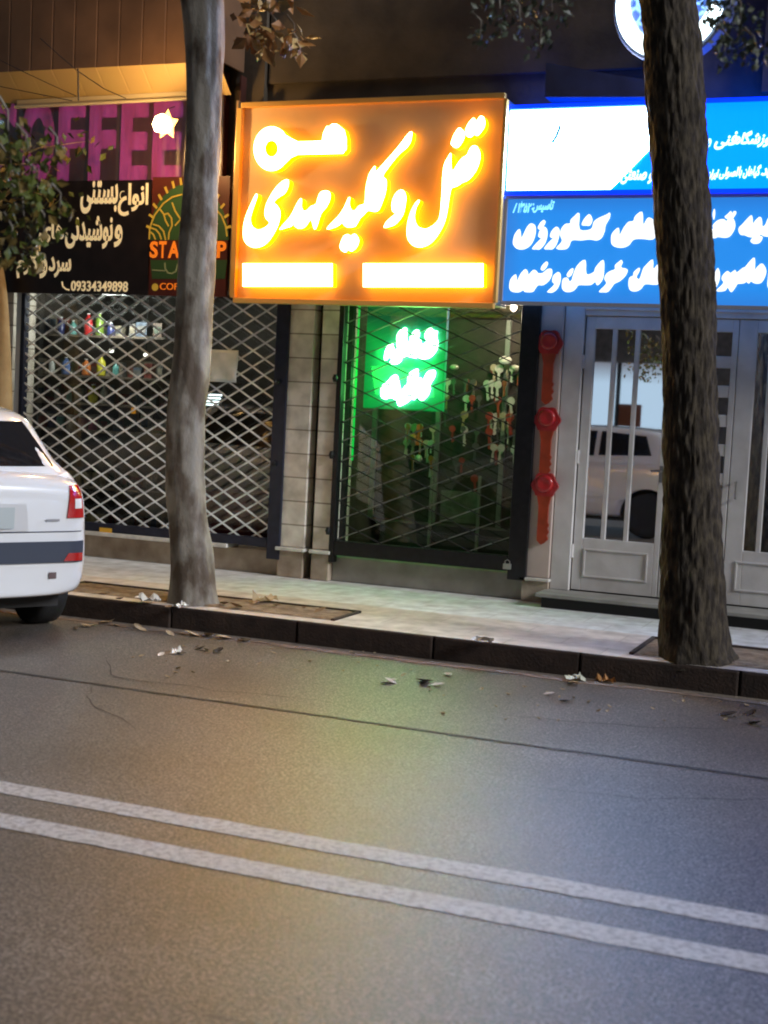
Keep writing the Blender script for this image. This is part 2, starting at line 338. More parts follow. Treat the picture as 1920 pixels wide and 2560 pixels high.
# steps and doors of the right-hand shop
mb = MB(); mb.box(-2.68, 4, -.34, .02, .225, .252); mb.build('step', mat('step_stone', (.3,.29,.26), .6, var=.3), bld, bevel=.005)
mb = MB(); mb.box(-2.64, 4, -.30, .0, .146, .223); mb.build('riser', dark, bld)
mb = MB(); mb.box(D0+.005, D0+.15, -.03, .14, .252, TOP); mb.box(D0+.15, 4, -.02, .14, 2.29, TOP); mb.box(D0+.15, 4, -.045, -.02, 2.33, 2.36); mb.build('door_frame', doorp, bld, bevel=.006)
mb = MB(); mb.box(D0, 4, .5, .56, .146, 3); mb.build('interior_wall', dark, bld)
mirror = glassmat('door_glass', (.35,.35,.37), .8, .015)
def leaf(x0, x1, gx0, gx1, gz0, gz1, mull, squares=False):
    d = bpy.data.objects.new('door', None); COL.objects.link(d); d.parent = bld; d.location = (0, 0, 0)
    z0, z1, ya, yb = .262, 2.285, 0.0, .05
    mb = MB(); mb.box(x0, gx0, ya, yb, z0, z1); mb.box(gx1, x1, ya, yb, z0, z1); mb.box(gx0, gx1, ya, yb, z0, gz0); mb.box(gx0, gx1, ya, yb, gz1, z1)
    for q in mull: mb.box(q-.017, q+.017, ya+.004, yb-.004, gz0, gz1)
    if squares:
        k = gz0
        while k < gz1-.05: mb.box(gx0, gx1, ya+.003, yb-.003, k, k+.085); k += .208
    mb.build('leaf', doorp, d, bevel=.004)
    if not squares:
        mb = MB(); zz = gz0-.09
        for a1, b1, c1, e1 in ((x0+.08, x1-.08, z0+.10, z0+.115), (x0+.08, x1-.08, zz, zz+.015), (x0+.08, x0+.095, z0+.115, zz), (x1-.095, x1-.08, z0+.115, zz)): mb.box(a1, b1, ya-.008, ya-.001, c1, e1)
        mb.build('kick_panel', doorp, d, bevel=.003)
    mb = MB(); mb.box(gx0, gx1, ya+.022, ya+.028, gz0, gz1); mb.build('pane', mirror, d)
    return d
gz0, gz1 = PY(1500, 1348).z, PY(1500, 822).z
leaf(-2.50, -1.86, PY(1472, 1100).x, PY(1652, 1100).x, gz0, gz1, [PY(1521, 1100).x, PY(1578, 1100).x])
leaf(-1.855, -1.40, -1.80, PY(1824, 950).x, .9, gz1, [], True)
d2 = leaf(-1.395, -.70, PY(1876, 1100).x, -.80, gz0, gz1, [PY(1913, 1100).x, -1.0])
mb = MB(); mb.tube([(-1.345,-.01,1.02),(-1.345,-.05,1.02),(-1.345,-.05,1.14),(-1.345,-.01,1.14)], .009, 8); mb.build('handle', mat('chrome', (.6,.6,.6), .2, 1), d2)
for zz in (.55, 1.25, 1.95): mb = MB(); mb.tube([(-2.505,-.008,zz-.05),(-2.505,-.008,zz+.05)], .011, 8); mb.build('hinge', doorp, bld)
mb = MB(); mb.box(-1.895,-1.868,-.012,-.001,1.10,1.22); mb.tube([(-1.882,-.012,1.18),(-1.882,-.05,1.18),(-1.95,-.05,1.18)], .008, 8); mb.build('door_handle', mat('handle_grey', (.3,.3,.3), .3, .8), bld)
leaf(-.69, .0, -.6, -.1, gz0, gz1, [-.43,-.26]); leaf(.01, .7, .1, .6, gz0, gz1, [.27,.43])
# awning: cladding, cove and gutter over the left-hand shop
aw = thing('cafe_awning', 'brown ribbed metal awning with a lit yellow cove above the purple letters', 'awning', (-7, -.3, 3.8))
ya, yb = -.46, -.24
zl = PY(250, 250, yb).z; zt = PY(250, 168, ya).z; xa, xb = -10.6, PY(545, 200, ya).x
cove = mat('yellow_cove', (.55,.40,.15), .5, col2=(.56,.38,.16), vscale=3)
def ribbed(x0, x1, ylo, zlo, yhi, zhi):
    vs = []; fs = []; n = int((x1-x0)/.01); 
    for i in range(n+1):
        X = x0+(x1-x0)*i/n; g = -.004 if (X*1000 % 210) < 10 else 0
        vs += [(X, ylo-g, zlo), (X, yhi-g, zhi)]
        if i: fs.append((2*i-2, 2*i, 2*i+1, 2*i-1))
    m = MB(); m.add(vs, fs); return m
ribbed(xa, xb, yb, zl, ya, zt).build('cove', cove, aw, fix=False)
ribbed(xa, xb, ya, zt, ya-.02, 6.5).build('cladding', panelg, aw, fix=False)
mb = MB(); mb.box(xb, xb+.02, ya, -.08, zt, 6.5); mb.build('end_panel', panelg, aw)
g0 = PY(38, 262, -.3); g1 = PY(545, 236, -.3)
mb = MB(); mb.tube([(g0.x,-.3,g0.z-.02),(g1.x,-.3,g1.z-.02)], .014, 10); mb.bar((g0.x,-.27,g0.z+.02),(g1.x,-.27,g1.z+.02), .045, .02); mb.build('gutter', mat('cream_gutter', (.7,.6,.4), .35), aw)
def wire(name, pts, y, r, m, par=None):
    mb = MB(); mb.tube([PY(a, c, y) for a, c in pts], r, 6); return mb.build(name, m, par)
wire('strut', [(195,172),(196,252)], -.66, .007, dark, aw)
for P in ([(100,95),(150,140),(195,178),(260,222),(315,246)], [(-20,140),(60,180),(130,213),(190,240)], [(-20,212),(60,228),(180,252)]):
    tag(wire('cable', P, -.67, .0035, dark), '', 'cable')
cabs = [o for o in COL.objects if o.name.startswith('cable')]
for o, l in zip(cabs, ('black cable running diagonally down across the strut on the yellow awning cove', 'thin dark cable sagging across the left end of the awning above another', 'lowest dark cable running just above the awning gutter at far left')): tag(o, l, 'cable', 'cables on the awning')
# star lamp
lp = PY(418, 312, -.62)
lamp = thing('star_lamp', 'glowing star shaped lamp hanging below the awning in front of purple letters', 'lamp', lp)
st = [(math.cos(math.pi/2+i*math.pi/5)*(.10 if i % 2 == 0 else .062), math.sin(math.pi/2+i*math.pi/5)*(.125 if i % 2 == 0 else .062)) for i in range(10)]
vs = [(x, 0, z) for x, z in st] + [(0,-.04,0),(0,.04,0)]
mb = MB(); mb.add(vs, [(i, (i+1) % 10, 10) for i in range(10)] + [((i+1) % 10, i, 11) for i in range(10)])
mb.build('star_shade', emi('star_glow', (1,.50,.13), 3.5), lamp)
mb = MB(); mb.lathe((-.012,-.055,-.01), [(.002,-.05),(.055,-.05),(.075,0),(.055,.055),(.012,.08)], 16); mb.build('bulb', emi('bulb_glow', (1,.66,.3), 22), lamp, smooth=True)
mb = MB(); mb.tube([(-.02,-.04,.05),(0,0,.12),(0,0.1,.16)], .004, 6); mb.build('flex', dark, lamp)
pl = bpy.data.lights.new('bulb_light', 'POINT'); pl.energy = 34; pl.color = (1,.58,.2); pl.shadow_soft_size = .05
po = bpy.data.objects.new('bulb_light', pl); COL.objects.link(po); po.parent = lamp; po.location = (-.02,-.22,-.04)
# ------------------------------------------------------------------ cafe fascia
red_dk = mat('dark_red_board', (.10,.025,.02), .5, var=.4, vscale=3)
fas = thing('cafe_letter_sign', 'dark board with big glowing purple capital letters spelling COFFEE behind plastic', 'sign', (-6.5,-.1,3.2))
fz0, fz1 = PY(200, 470, -.12).z, PY(200, 240, -.12).z
mb = MB(); mb.box(-9.4, PY(560, 400, -.08).x, -.1, -.03, fz0-.02, fz1+.15); mb.build('board', red_dk, fas)
purp = emi('purple_letter', srgb(190,75,165), .5)
nt_ = purp.node_tree; n_ = nt_.nodes.new('ShaderNodeTexNoise'); n_.inputs['Scale'].default_value = 4; r_ = nt_.nodes.new('ShaderNodeMapRange'); nt_.links.new(n_.outputs[0], r_.inputs[0]); r_.inputs[1].default_value = .3; r_.inputs[2].default_value = .7; r_.inputs[3].default_value = .06; r_.inputs[4].default_value = .33; nt_.links.new(r_.outputs[0], nt_.nodes['Principled BSDF'].inputs['Emission Strength'])
for ch, l, r in (('C',-32,40), ('O',58,137), ('F',152,212), ('F',229,290), ('E',308,371), ('E',388,456)):
    textpx('letter', ch, l, r, 250, 460, -.105, purp, parent=fas, bold=.035, depth=.04)
cur = thing('plastic_curtain', 'clear wrinkled plastic sheet hanging in front of the purple letters', 'plastic sheet', (-6.5,-.2,3.2))
n = 260; cx0, cx1 = -9.3, PY(555, 400, -.22).x; vs = []; fs = []
for i in range(n+1):
    X = cx0+(cx1-cx0)*i/n
    for j in range(5):
        Z = fz0+.0+(fz1-.02-fz0)*j/4; amp = .012*noise.noise(Vector((X*7, Z*.7, 0)))+.01*noise.noise(Vector((X*23, Z*1.1, 4)))
        vs.append((X, -.225+amp, Z))
for i in range(n):
    for j in range(4): a = i*5+j; fs.append((a, a+5, a+6, a+1))
mb = MB(); mb.add(vs, fs); mb.build('sheet', glassmat('clear_plastic', (.88,.82,.80), .24, .28), cur, smooth=True, fix=False)
# black banner
bn = thing('black_banner', 'black banner with cream Persian lettering and a phone number above the left grille', 'banner', (-6.8,-.2,2.6))
YB = -.235
bl, br_, bz1, bz0 = PY(-40, 500, YB).x, PY(373, 600, YB).x, PY(200, 452, YB).z, PY(200, 735, YB).z
blk = mat('black_vinyl', (.012,.008,.01), .35, var=.5, vscale=8)
mb = MB(); mb.box(bl-1.4, br_, YB, YB+.03, bz0, bz1); mb.build('panel', blk, bn)
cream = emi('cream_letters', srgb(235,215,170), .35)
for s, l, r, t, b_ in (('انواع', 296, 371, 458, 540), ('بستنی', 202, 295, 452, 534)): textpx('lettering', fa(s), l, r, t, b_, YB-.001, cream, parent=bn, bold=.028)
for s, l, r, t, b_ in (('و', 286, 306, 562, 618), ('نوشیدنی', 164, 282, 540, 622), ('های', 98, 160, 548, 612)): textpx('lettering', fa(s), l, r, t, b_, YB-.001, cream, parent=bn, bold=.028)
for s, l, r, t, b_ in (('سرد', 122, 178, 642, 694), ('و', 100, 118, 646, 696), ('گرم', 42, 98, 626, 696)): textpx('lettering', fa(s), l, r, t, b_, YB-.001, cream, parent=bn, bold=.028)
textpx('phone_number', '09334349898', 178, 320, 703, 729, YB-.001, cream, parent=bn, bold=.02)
mb = MB(); mb.tube([PY(155,704,YB-.004), PY(157,716,YB-.004), PY(165,723,YB-.004), PY(173,725,YB-.004)], .007, 6); mb.build('phone_icon', cream, bn)
# poster
ps = thing('cafe_poster', 'dark red poster with green and gold coffee cup emblem half hidden by a trunk', 'poster', (-5.6,-.2,2.6))
px0, px1 = PY(375, 600, YB).x, PY(569, 600, YB).x
mb = MB(); mb.box(px0+.004, px1, YB, YB+.03, bz0, bz1+.02); mb.build('panel', mat('poster_red', (.09,.018,.012), .4, var=.3, vscale=4), ps)
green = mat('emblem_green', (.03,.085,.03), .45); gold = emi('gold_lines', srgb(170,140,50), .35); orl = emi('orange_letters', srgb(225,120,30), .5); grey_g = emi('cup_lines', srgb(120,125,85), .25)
c = (472, 600); arc = [(c[0]+100*math.cos(a), c[1]-142*math.sin(a)) for a in [math.pi*i/24 for i in range(25)]]
shape('emblem', [pxl(arc, 0, 0, 1, YB-.003)], YB-.003, .003, green, parent=ps)
def stroke(name, pts, y, wd, m, par):
    mb = MB(); q = [PY(a, b, y) for a, b in pts]
    for i in range(len(q)-1): mb.bar(q[i], q[i+1]+(q[i+1]-q[i]).normalized()*.002, wd, .003)
    return mb.build(name, m, par)
gl = [[(372+c1[0]/6.636-2, 440+c1[1]/6.636) for c1 in L] for L in (
  [(190,540),(260,630),(290,740),(340,830)], [(260,640),(330,620),(390,700),(400,820),(350,940),(340,1050)],
  [(80,800),(180,830),(260,920),(290,1060)], [(50,860),(130,890),(190,960),(220,1050)], [(40,930),(90,970),(120,1050)],
  [(400,440),(450,580),(540,720),(450,820)], [(20,1050),(30,850),(110,650),(250,460),(400,350),(590,300)], [(1110,530),(1220,660),(1290,830),(1310,1000)], [(540,720),(700,600),(860,760),(1000,640),(1150,800)])]
for L in gl: stroke('gold_line', L, YB-.0075, .012, gold, ps)
for i in range(15):
    a = math.pi*(.93-.86*i/14); stroke('ray', [(c[0]+97*math.cos(a), c[1]-140*math.sin(a)), (c[0]+108*math.cos(a), c[1]-158*math.sin(a))], YB-.006, .02, gold, ps)
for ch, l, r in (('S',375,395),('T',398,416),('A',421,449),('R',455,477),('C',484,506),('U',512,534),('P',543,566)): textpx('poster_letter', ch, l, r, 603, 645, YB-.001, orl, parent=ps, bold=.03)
q = pxl([(376,650),(568,650),(562,697),(380,697)], 0, 0, 1, YB-.003); shape('cup_field', [q], YB-.003, .003, green, parent=ps)
stroke('cup_line', [(412,657),(413,672),(420,682),(430,684),(440,678),(444,660)], YB-.006, .012, grey_g, ps); stroke('cup_line', [(380,675),(412,677)], YB-.0065, .009, grey_g, ps)
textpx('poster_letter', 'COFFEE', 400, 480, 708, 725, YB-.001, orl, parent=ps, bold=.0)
mb = MB(); b0 = PY(388, 718, YB); mb.lathe((b0.x, YB-.003, b0.z), [(.03,-.0015),(.03,.0015)], 18, 'Y'); mb.build('stamp', gold, ps)
# wall board and highlight strip beside the orange sign
tp = MB(); xs0, xs1 = px1+.01, PY(600, 500, -.1).x; tp.box(xs0, xs1, -.16, 0, bz0, fz1+.1)
tag(tp.build('brown_post', mat('dark_brown_board', (.07,.022,.016), .5, var=.3)), 'dark brown board filling the gap left of the orange sign', 'board')
q0 = PY(577, 252, -.3); q1 = PY(574, 738, -.3); tp = MB(); tp.box(q1.x-.008, q1.x+.008, -.3, -.18, q1.z, q0.z)
tag(tp.build('highlight_strip', mat('brass', (.6,.4,.22), .3, .6)), 'thin brassy upright strip just left of the orange sign', 'trim strip')  # strip drawn in for the orange highlight along the sign's edge
# ------------------------------------------------------------------ orange key shop sign
YS = -.36
orange = thing('orange_sign', 'orange lit sign box with glowing Persian letters and a key, above the middle shops', 'sign', (-4.15,-.3,2.3))
sx0, sx1, sz0, sz1 = -5.215, -3.10, 2.325, 3.80
backing = mat('sign_backing', (.80,.60,.36), .34, var=.12, vscale=2)
mb = MB(); mb.box(sx0, sx1, YS, -.08, sz0, sz1); mb.build('box', backing, orange)
rim = mat('sign_rim', (.80,.46,.12), .3, .1)
mb = MB(); e = .042
mb.box(sx0-.005, sx1+.005, YS-.05, YS-.001, sz1-.012, sz1+.03); mb.box(sx0-.005, sx1+.005, YS-.05, YS-.001, sz0-.03, sz0+.012)
mb.box(sx0-.035, sx0+.01, YS-.05, YS-.001, sz0+.013, sz1-.013); mb.box(sx1-.006, sx1+.025, YS-.05, YS-.001, sz0+.013, sz1-.013); mb.build('rim', rim, orange, bevel=.006)
lf = emi('letter_face', (1,.55,.16), 34); lside = emi('letter_side', (1,.36,.0), 4.6)
LD, LY = .075, YS-.082
def A(pts): return pxl(pts, 560, 260, 4.608, LY)
def Bv(pts): return pxl([(u+1567, v) for u, v in pts], 560, 260, 4.608, LY)
def Cz(pts): return pxl(pts, 560, 240, 2.304, LY)
keyo = [(548+205*math.cos(a), 515-255*math.sin(a)) for a in [math.radians(t) for t in range(38, 325, 12)]]
keyo += [(770,620),(850,582),(1370,570),(1410,520),(1410,400),(1390,320),(1385,300),(1300,232),(1245,230),(1215,260),(1185,255),(1145,330),(1130,425),(850,435),(770,395)]
keyh = [(548+76*math.cos(a), 515+96*math.sin(a)) for a in [2*math.pi*i/20 for i in range(20)]]
shape('key_emblem', [A(keyo), A(keyh)], LY, LD, lf, lside, orange)
GL = [A([(370,1035),(330,1110),(280,1220),(240,1330),(222,1440),(225,1540),(260,1610),(330,1650),(400,1650),(470,1620),(530,1560),(580,1480),(620,1400),(645,1300),(640,1220),(600,1160),(572,1140),(600,1100),(650,1060),(700,1030),(735,960),(745,890),(720,870),(660,900),(600,960),(540,1050),(490,1150),(470,1240),(480,1310),(520,1355),(520,1380),(470,1425),(400,1450),(345,1430),(312,1380),(305,1310),(330,1220),(365,1120),(382,1060)]),
 A([(640,1445),(700,1370),(760,1300),(800,1230),(840,1150),(880,1090),(895,1110),(892,1180),(910,1225),(950,1230),(1000,1180),(1060,1155),(1080,1090),(1110,1020),(1160,1000),(1210,1010),(1225,1060),(1210,1130),(1170,1200),(1125,1250),(1100,1310),(1080,1380),(1060,1430),(1040,1440),(1020,1380),(1005,1330),(980,1350),(940,1410),(880,1435),(830,1420),(800,1385),(770,1410),(700,1430)]),
 A([(1185,1440),(1240,1370),(1310,1300),(1380,1200),(1430,1090),(1450,1080),(1445,1160),(1470,1220),(1510,1225),(1560,1170),(1620,1145),(1632,1000),(1647,900),(1677,800),(1727,725),(1742,725),(1747,780),(1797,730),(1897,620),(2017,480),(2107,360),(2152,320),(2167,340),(2147,440),(2107,500),(2017,580),(1917,700),(1832,825),(1867,870),(1870,950),(1852,1050),(1812,1160),(1782,1220),(1737,1240),(1657,1228),(1617,1270),(1565,1320),(1520,1400),(1460,1420),(1400,1410),(1360,1370),(1320,1400),(1250,1430)]),
 Cz([(668,860),(688,810),(710,797),(730,805),(755,795),(777,830),(765,870),(735,895),(715,885),(700,900),(675,885)]),
 Bv([(275,1420),(310,1350),(380,1290),(410,1255),(375,1235),(365,1170),(380,1090),(420,1020),(470,990),(510,1010),(530,1080),(520,1170),(500,1260),(460,1330),(400,1390),(330,1415)]),
 Bv([(680,1105),(640,1140),(590,1230),(555,1340),(540,1450),(550,1550),(600,1620),(680,1650),(770,1630),(850,1570),(920,1470),(970,1370),(1000,1260),(1020,1130),(1040,1010),(1060,965),(1120,945),(1180,905),(1240,880),(1300,820),(1350,740),(1380,640),(1380,560),(1350,495),(1310,480),(1270,510),(1230,590),(1180,620),(1130,680),(1072,770),(1052,730),(1050,640),(1045,565),(1010,620),(970,700),(950,850),(945,1000),(935,1130),(925,1250),(900,1340),(840,1400),(760,1440),(700,1430),(650,1390),(628,1300),(645,1200),(680,1130)]),
 Bv([(1140,275),(1090,340),(1050,440),(1060,475),(1105,505),(1150,480),(1196,400),(1205,340),(1180,300)]),
 Bv([(1300,165),(1250,220),(1215,300),(1225,360),(1270,385),(1320,350),(1350,365),(1390,330),(1430,270),(1440,200),(1420,150),(1385,140),(1340,195),(1320,170)])]
for g in GL: shape('lettering', [g], LY, LD, lf, lside, orange, smooth=3)
for a, b, c_, d in ((607,831,659,716), (908,1208,659,717)):
    shape('light_bar', [pxl([(a,c_),(b,c_),(b,d),(a,d)], 0, 0, 1, LY)], LY, LD, lf, lside, orange)
# ------------------------------------------------------------------ blue signs
def boxsign(root, x0, x1, z0, z1, y, facem, rimm):
    mb = MB(); mb.box(x0, x1, y, -.08, z0, z1); mb.build('box', facem, root)
    mb = MB(); t = .022
    mb.box(x0-.01, x1+.01, y-.02, y-.001, z1-.006, z1+t); mb.box(x0-.01, x1+.01, y-.02, y-.001, z0-t, z0+.006); mb.box(x0-t, x0+.004, y-.02, y-.001, z0+.007, z1-.007); mb.build('rim', rimm, root)
up_ = thing('white_blue_sign', 'brightly lit white and cyan sign box, the upper of the two right-hand signs', 'sign', (-1,-.3,3.1))
YU = -.34
ux0, uz1, uz0 = PY(1268, 380, YU).x, PY(1275, 268, YU).z-.012, PY(1264, 484, YU).z+.01
cyan = emi('cyan_face', (0.0,.31,4.5), 1.0); rimb = emi('deep_blue_rim', (0,.045,1.9), 1.0)
boxsign(up_, ux0, 3.4, uz0, uz1, YU, cyan, rimb)
wt = [(PY(1276,274,YU).x, uz1-.012), (ux0+.012, uz0+.012), (PY(1526,480,YU).x, uz0+.012), (PY(1625,372,YU).x, PY(1625,372,YU).z), (PY(1705,290,YU).x, uz1-.012)]
def glowface(name, ctr, hx, hz, c_in, s_in, c_out, s_out, e0=.82):
    """a back-lit acrylic face whose tubes stop short of the rim: brightest inside, bluer at its edge"""
    m = bpy.data.materials.new(name); m.use_nodes = True; t = m.node_tree; b = t.nodes['Principled BSDF']
    co = t.nodes.new('ShaderNodeTexCoord'); sp = t.nodes.new('ShaderNodeSeparateXYZ'); t.links.new(co.outputs['Object'], sp.inputs[0])
    def mth(op, a, b_=None):
        n = t.nodes.new('ShaderNodeMath'); n.operation = op
        for i, v in enumerate((a, b_)):
            if v is None: continue
            if isinstance(v, (int, float)): n.inputs[i].default_value = v
            else: t.links.new(v, n.inputs[i])
        return n.outputs[0]
    dx = mth('DIVIDE', mth('ABSOLUTE', mth('SUBTRACT', sp.outputs[0], ctr[0])), hx); dz = mth('DIVIDE', mth('ABSOLUTE', mth('SUBTRACT', sp.outputs[2], ctr[1])), hz)
    ex = mth('MULTIPLY', mth('SUBTRACT', 1.0, dx), hx); ez = mth('MULTIPLY', mth('SUBTRACT', 1.0, dz), hz)
    mn = mth('MINIMUM', ex, ez); rg = t.nodes.new('ShaderNodeMapRange'); t.links.new(mn, rg.inputs[0]); rg.inputs[1].default_value = 0; rg.inputs[2].default_value = e0
    mxx = t.nodes.new('ShaderNodeMixRGB'); t.links.new(rg.outputs[0], mxx.inputs[0]); mxx.inputs[1].default_value = (*[k*s_out for k in c_out], 1); mxx.inputs[2].default_value = (*[k*s_in for k in c_in], 1)
    t.links.new(mxx.outputs[0], b.inputs['Emission Color']); b.inputs['Emission Strength'].default_value = 1; b.inputs['Base Color'].default_value = (.02,.08,.2,1)
    return m
wx = (ux0+PY(1705,400,YU).x)/2
wface = glowface('white_face', ((ux0+1.0), (uz0+uz1)/2), 1.0, (uz1-uz0)/2, (.32,.55,1), 75, (.1,.45,1), 2.4, .085)
shape('white_panel', [wt], YU-.004, .003, wface, parent=up_)
whl = emi('white_lettering', (.72,1,1), 1.6)
for s, l, r, t, b_ in (('فنی و', 1760, 1843, 330, 374), ('آموزشگاه', 1838, 1960, 326, 368), ('حرفه ای', 1650, 1755, 338, 380),
                       ('اصولی', 1798, 1847, 418, 448), ('ایران', 1768, 1797, 424, 450), ('گیاهان با', 1847, 1902, 412, 446), ('و صنعتی', 1552, 1632, 425, 460), ('تولید', 1903, 1965, 412, 446)):
    textpx('lettering', fa(s), l, r, t, b_, YU-.001, whl, parent=up_, bold=.03, shear=.35)
mk = emi('pale_mark', (.08,.30,.5), 1); mk2 = emi('pink_mark', (.5,.2,.3), 1)
stroke('logo_mark', [(1366,328),(1376,312),(1381,298)], YU-.007, .014, mk2, up_)
stroke('logo_mark', [(1380,358),(1391,340),(1400,318),(1398,314)], YU-.007, .025, mk, up_); stroke('logo_mark', [(1416,322),(1421,314)], YU-.007, .012, mk, up_); stroke('logo_mark', [(1372,362),(1379,358)], YU-.007, .01, mk2, up_); stroke('logo_mark', [(1399,292),(1403,294)], YU-.007, .009, mk2, up_)
lo_ = thing('blue_sign', 'blue lit sign board with bold white Persian lettering, the lower right-hand sign', 'sign', (-1,-.3,2.4))
YL = -.32
lx0, lz1, lz0 = PY(1263, 620, YL).x, PY(1270, 496, YL).z, PY(1262, 755, YL).z
bface = glowface('blue_face', (.5, (lz0+lz1)/2), .5-lx0, (lz1-lz0)/2, srgb(36,140,236), .84, srgb(45,128,222), .8, .12)
boxsign(lo_, lx0, 3.4, lz0, lz1, YL, bface, mat('grey_rim', (.3,.32,.4), .4))
wlet = emi('white_letter_faces', (.95,1,1), 1.05)
Z3 = lambda P: pxl(P, 1260, 480, 4.1475, YL-.014)
Z5 = lambda P: pxl(P, 1740, 480, 7.9, YL-.014)
for P in ([(92,520),(110,440),(160,385),(175,480),(200,440),(240,360),(280,325),(320,350),(322,430),(300,500),(260,560),(200,592),(140,590),(105,560)],
 [(290,585),(360,505),(385,480),(355,460),(370,400),(410,360),(440,385),(445,450),(420,530),(370,590),(330,592)], [(350,370),(375,320),(410,290),(425,310),(405,350),(370,385)],
 [(415,585),(480,505),(510,480),(478,465),(490,410),(540,360),(570,390),(565,460),(540,540),(500,590),(460,592)],
 [(540,585),(600,510),(580,440),(600,370),(640,330),(685,325),(690,290),(730,250),(778,220),(780,385),(900,385),(930,310),(980,270),(1060,235),(1095,215),(1090,270),(1050,340),(1040,400),(1010,470),(960,500),(880,490),(800,500),(700,500),(670,560),(630,592)],
 [(805,340),(830,280),(880,230),(905,260),(910,300),(885,345),(845,345)],
 [(1110,500),(1120,430),(1185,370),(1195,450),(1240,370),(1290,310),(1340,300),(1360,250),(1430,205),(1440,340),(1480,280),(1510,265),(1560,300),(1590,360),(1580,430),(1540,490),(1440,485),(1370,485),(1330,500),(1290,550),(1230,575),(1160,570),(1120,545)],
 [(55,960),(70,900),(120,855),(130,930),(170,850),(220,800),(242,830),(248,862),(300,810),(330,815),(350,840),(400,840),(450,800),(490,800),(490,860),(460,920),(400,965),(350,965),(320,1000),(290,1035),(215,1035),(200,1015),(150,1038),(90,1035),(60,1010)],
 [(380,798),(400,755),(440,720),(450,745),(430,785),(400,812)], [(450,1030),(520,960),(500,930),(510,870),(560,830),(582,860),(578,930),(550,1000),(500,1040),(460,1040)],
 [(600,960),(612,900),(655,888),(672,925),(700,915),(720,850),(760,760),(840,705),(850,850),(930,830),(950,780),(1028,705),(1030,850),(1010,920),(965,965),(945,930),(900,960),(850,965),(770,965),(740,1000),(700,1030),(640,1035),(605,1005)],
 [(650,858),(680,810),(712,790),(712,820),(690,865),(665,880)],
 [(985,1030),(1060,950),(1040,900),(1060,850),(1100,820),(1150,800),(1150,760),(1195,720),(1215,705),(1225,730),(1210,780),(1275,800),(1260,860),(1200,920),(1140,950),(1110,990),(1070,1035),(1020,1038)],
 [(1290,960),(1300,890),(1340,865),(1345,830),(1400,785),(1400,820),(1370,880),(1405,900),(1440,800),(1470,760),(1540,700),(1545,800),(1600,740),(1615,760),(1600,930),(1570,960),(1460,955),(1420,1000),(1370,1028),(1310,1020)],
 [(1620,500),(1640,420),(1700,360),(1720,440),(1780,330),(1830,330),(1850,430),(1800,490),(1740,500),(1700,560),(1640,560)],
 [(1640,960),(1660,860),(1740,800),(1800,780),(1820,860),(1780,960),(1700,965)]): shape('lettering', [Z3(P)], YL-.014, .013, wlet, parent=lo_, smooth=3)
for P in ([(265,890),(290,760),(340,720),(330,660),(400,580),(480,540),(560,540),(600,575),(680,480),(730,520),(765,600),(765,700),(720,800),(650,880),(560,900),(430,885),(380,905),(290,912)],
 [(565,490),(620,440),(690,375),(705,440),(740,385),(785,380),(785,420),(750,480),(700,530),(620,530)], [(330,420),(360,330),(372,420),(350,540),(335,500)],
 [(840,770),(850,700),(920,630),(1000,540),(1100,460),(1120,620),(1180,550),(1265,490),(1300,560),(1310,680),(1370,640),(1422,520),(1500,480),(1540,700),(1480,860),(1340,870),(1280,830),(1240,860),(1120,890),(1030,880),(960,850),(880,840)],
 [(1075,970),(1110,910),(1180,880),(1280,870),(1310,890),(1290,950),(1230,1010),(1130,1015)],
 [(320,1700),(330,1570),(370,1590),(430,1500),(465,1600),(460,1720),(420,1830),(380,1900),(340,1950),(315,1880)],
 [(400,1950),(540,1800),(505,1720),(530,1640),(620,1560),(680,1600),(770,1540),(800,1590),(920,1500),(970,1480),(1060,1370),(1155,1300),(1160,1540),(1200,1490),(1300,1410),(1370,1500),(1380,1600),(1330,1730),(1260,1800),(1150,1800),(1080,1760),(1040,1805),(990,1770),(940,1800),(830,1810),(810,1820),(760,1900),(690,1975),(640,1900),(620,1880),(560,1950)],
 [(1420,1700),(1440,1580),(1520,1520),(1560,1620),(1520,1760),(1450,1900),(1410,1850)]): shape('lettering', [Z5(P)], YL-.014, .013, wlet, parent=lo_, smooth=3)
textpx('small_lettering', fa('تاسیس: ')+'', 1330, 1386, 500, 532, YL-.001, emi('pale_cyan_lettering', srgb(150,230,255), 1), parent=lo_, bold=.03, shear=.4)
textpx('small_lettering', '/ ۱۳۵۲'[::1], 1283, 1330, 502, 532, YL-.001, emi('pale_cyan_digits', srgb(150,230,255), 1), parent=lo_, bold=.03, shear=.3)
# dark canopy and round projecting sign over them
mb = MB(); a = PY(1388, 178, -.12); b1 = PY(1640, 222, -.12); c1 = PY(1640, 262, -.12); d1 = PY(1385, 262, -.12)
cv = [(a.x,-.12,a.z),(b1.x,-.12,b1.z),(c1.x,-.12,c1.z),(d1.x,-.12,d1.z)]
mb.add(cv+[(x, y-.25, z-.0) for x, y, z in cv], [(0,1,2,3),(7,6,5,4),(0,4,5,1),(1,5,6,2),(2,6,7,3),(3,7,4,0)])
tag(mb.build('metal_canopy', mat('navy_sheet', (.03,.035,.10), .5, var=.3)), 'dark navy wedge shaped metal canopy above the white and cyan sign', 'canopy')
rs = thing('round_sign', 'round bluish white lit sign projecting high behind the right tree trunk', 'sign', PY(1687, 0, -.75))
rs.rotation_euler = (0, 0, math.radians(-14))
mb = MB(); mb.lathe((0,0,0), [(.01,-.06),(.41,-.06),(.42,-.05),(.42,.05),(.41,.06),(.01,.06)], 48, 'Y'); mb.build('drum', mat('sign_drum', (.1,.12,.2), .4), rs)
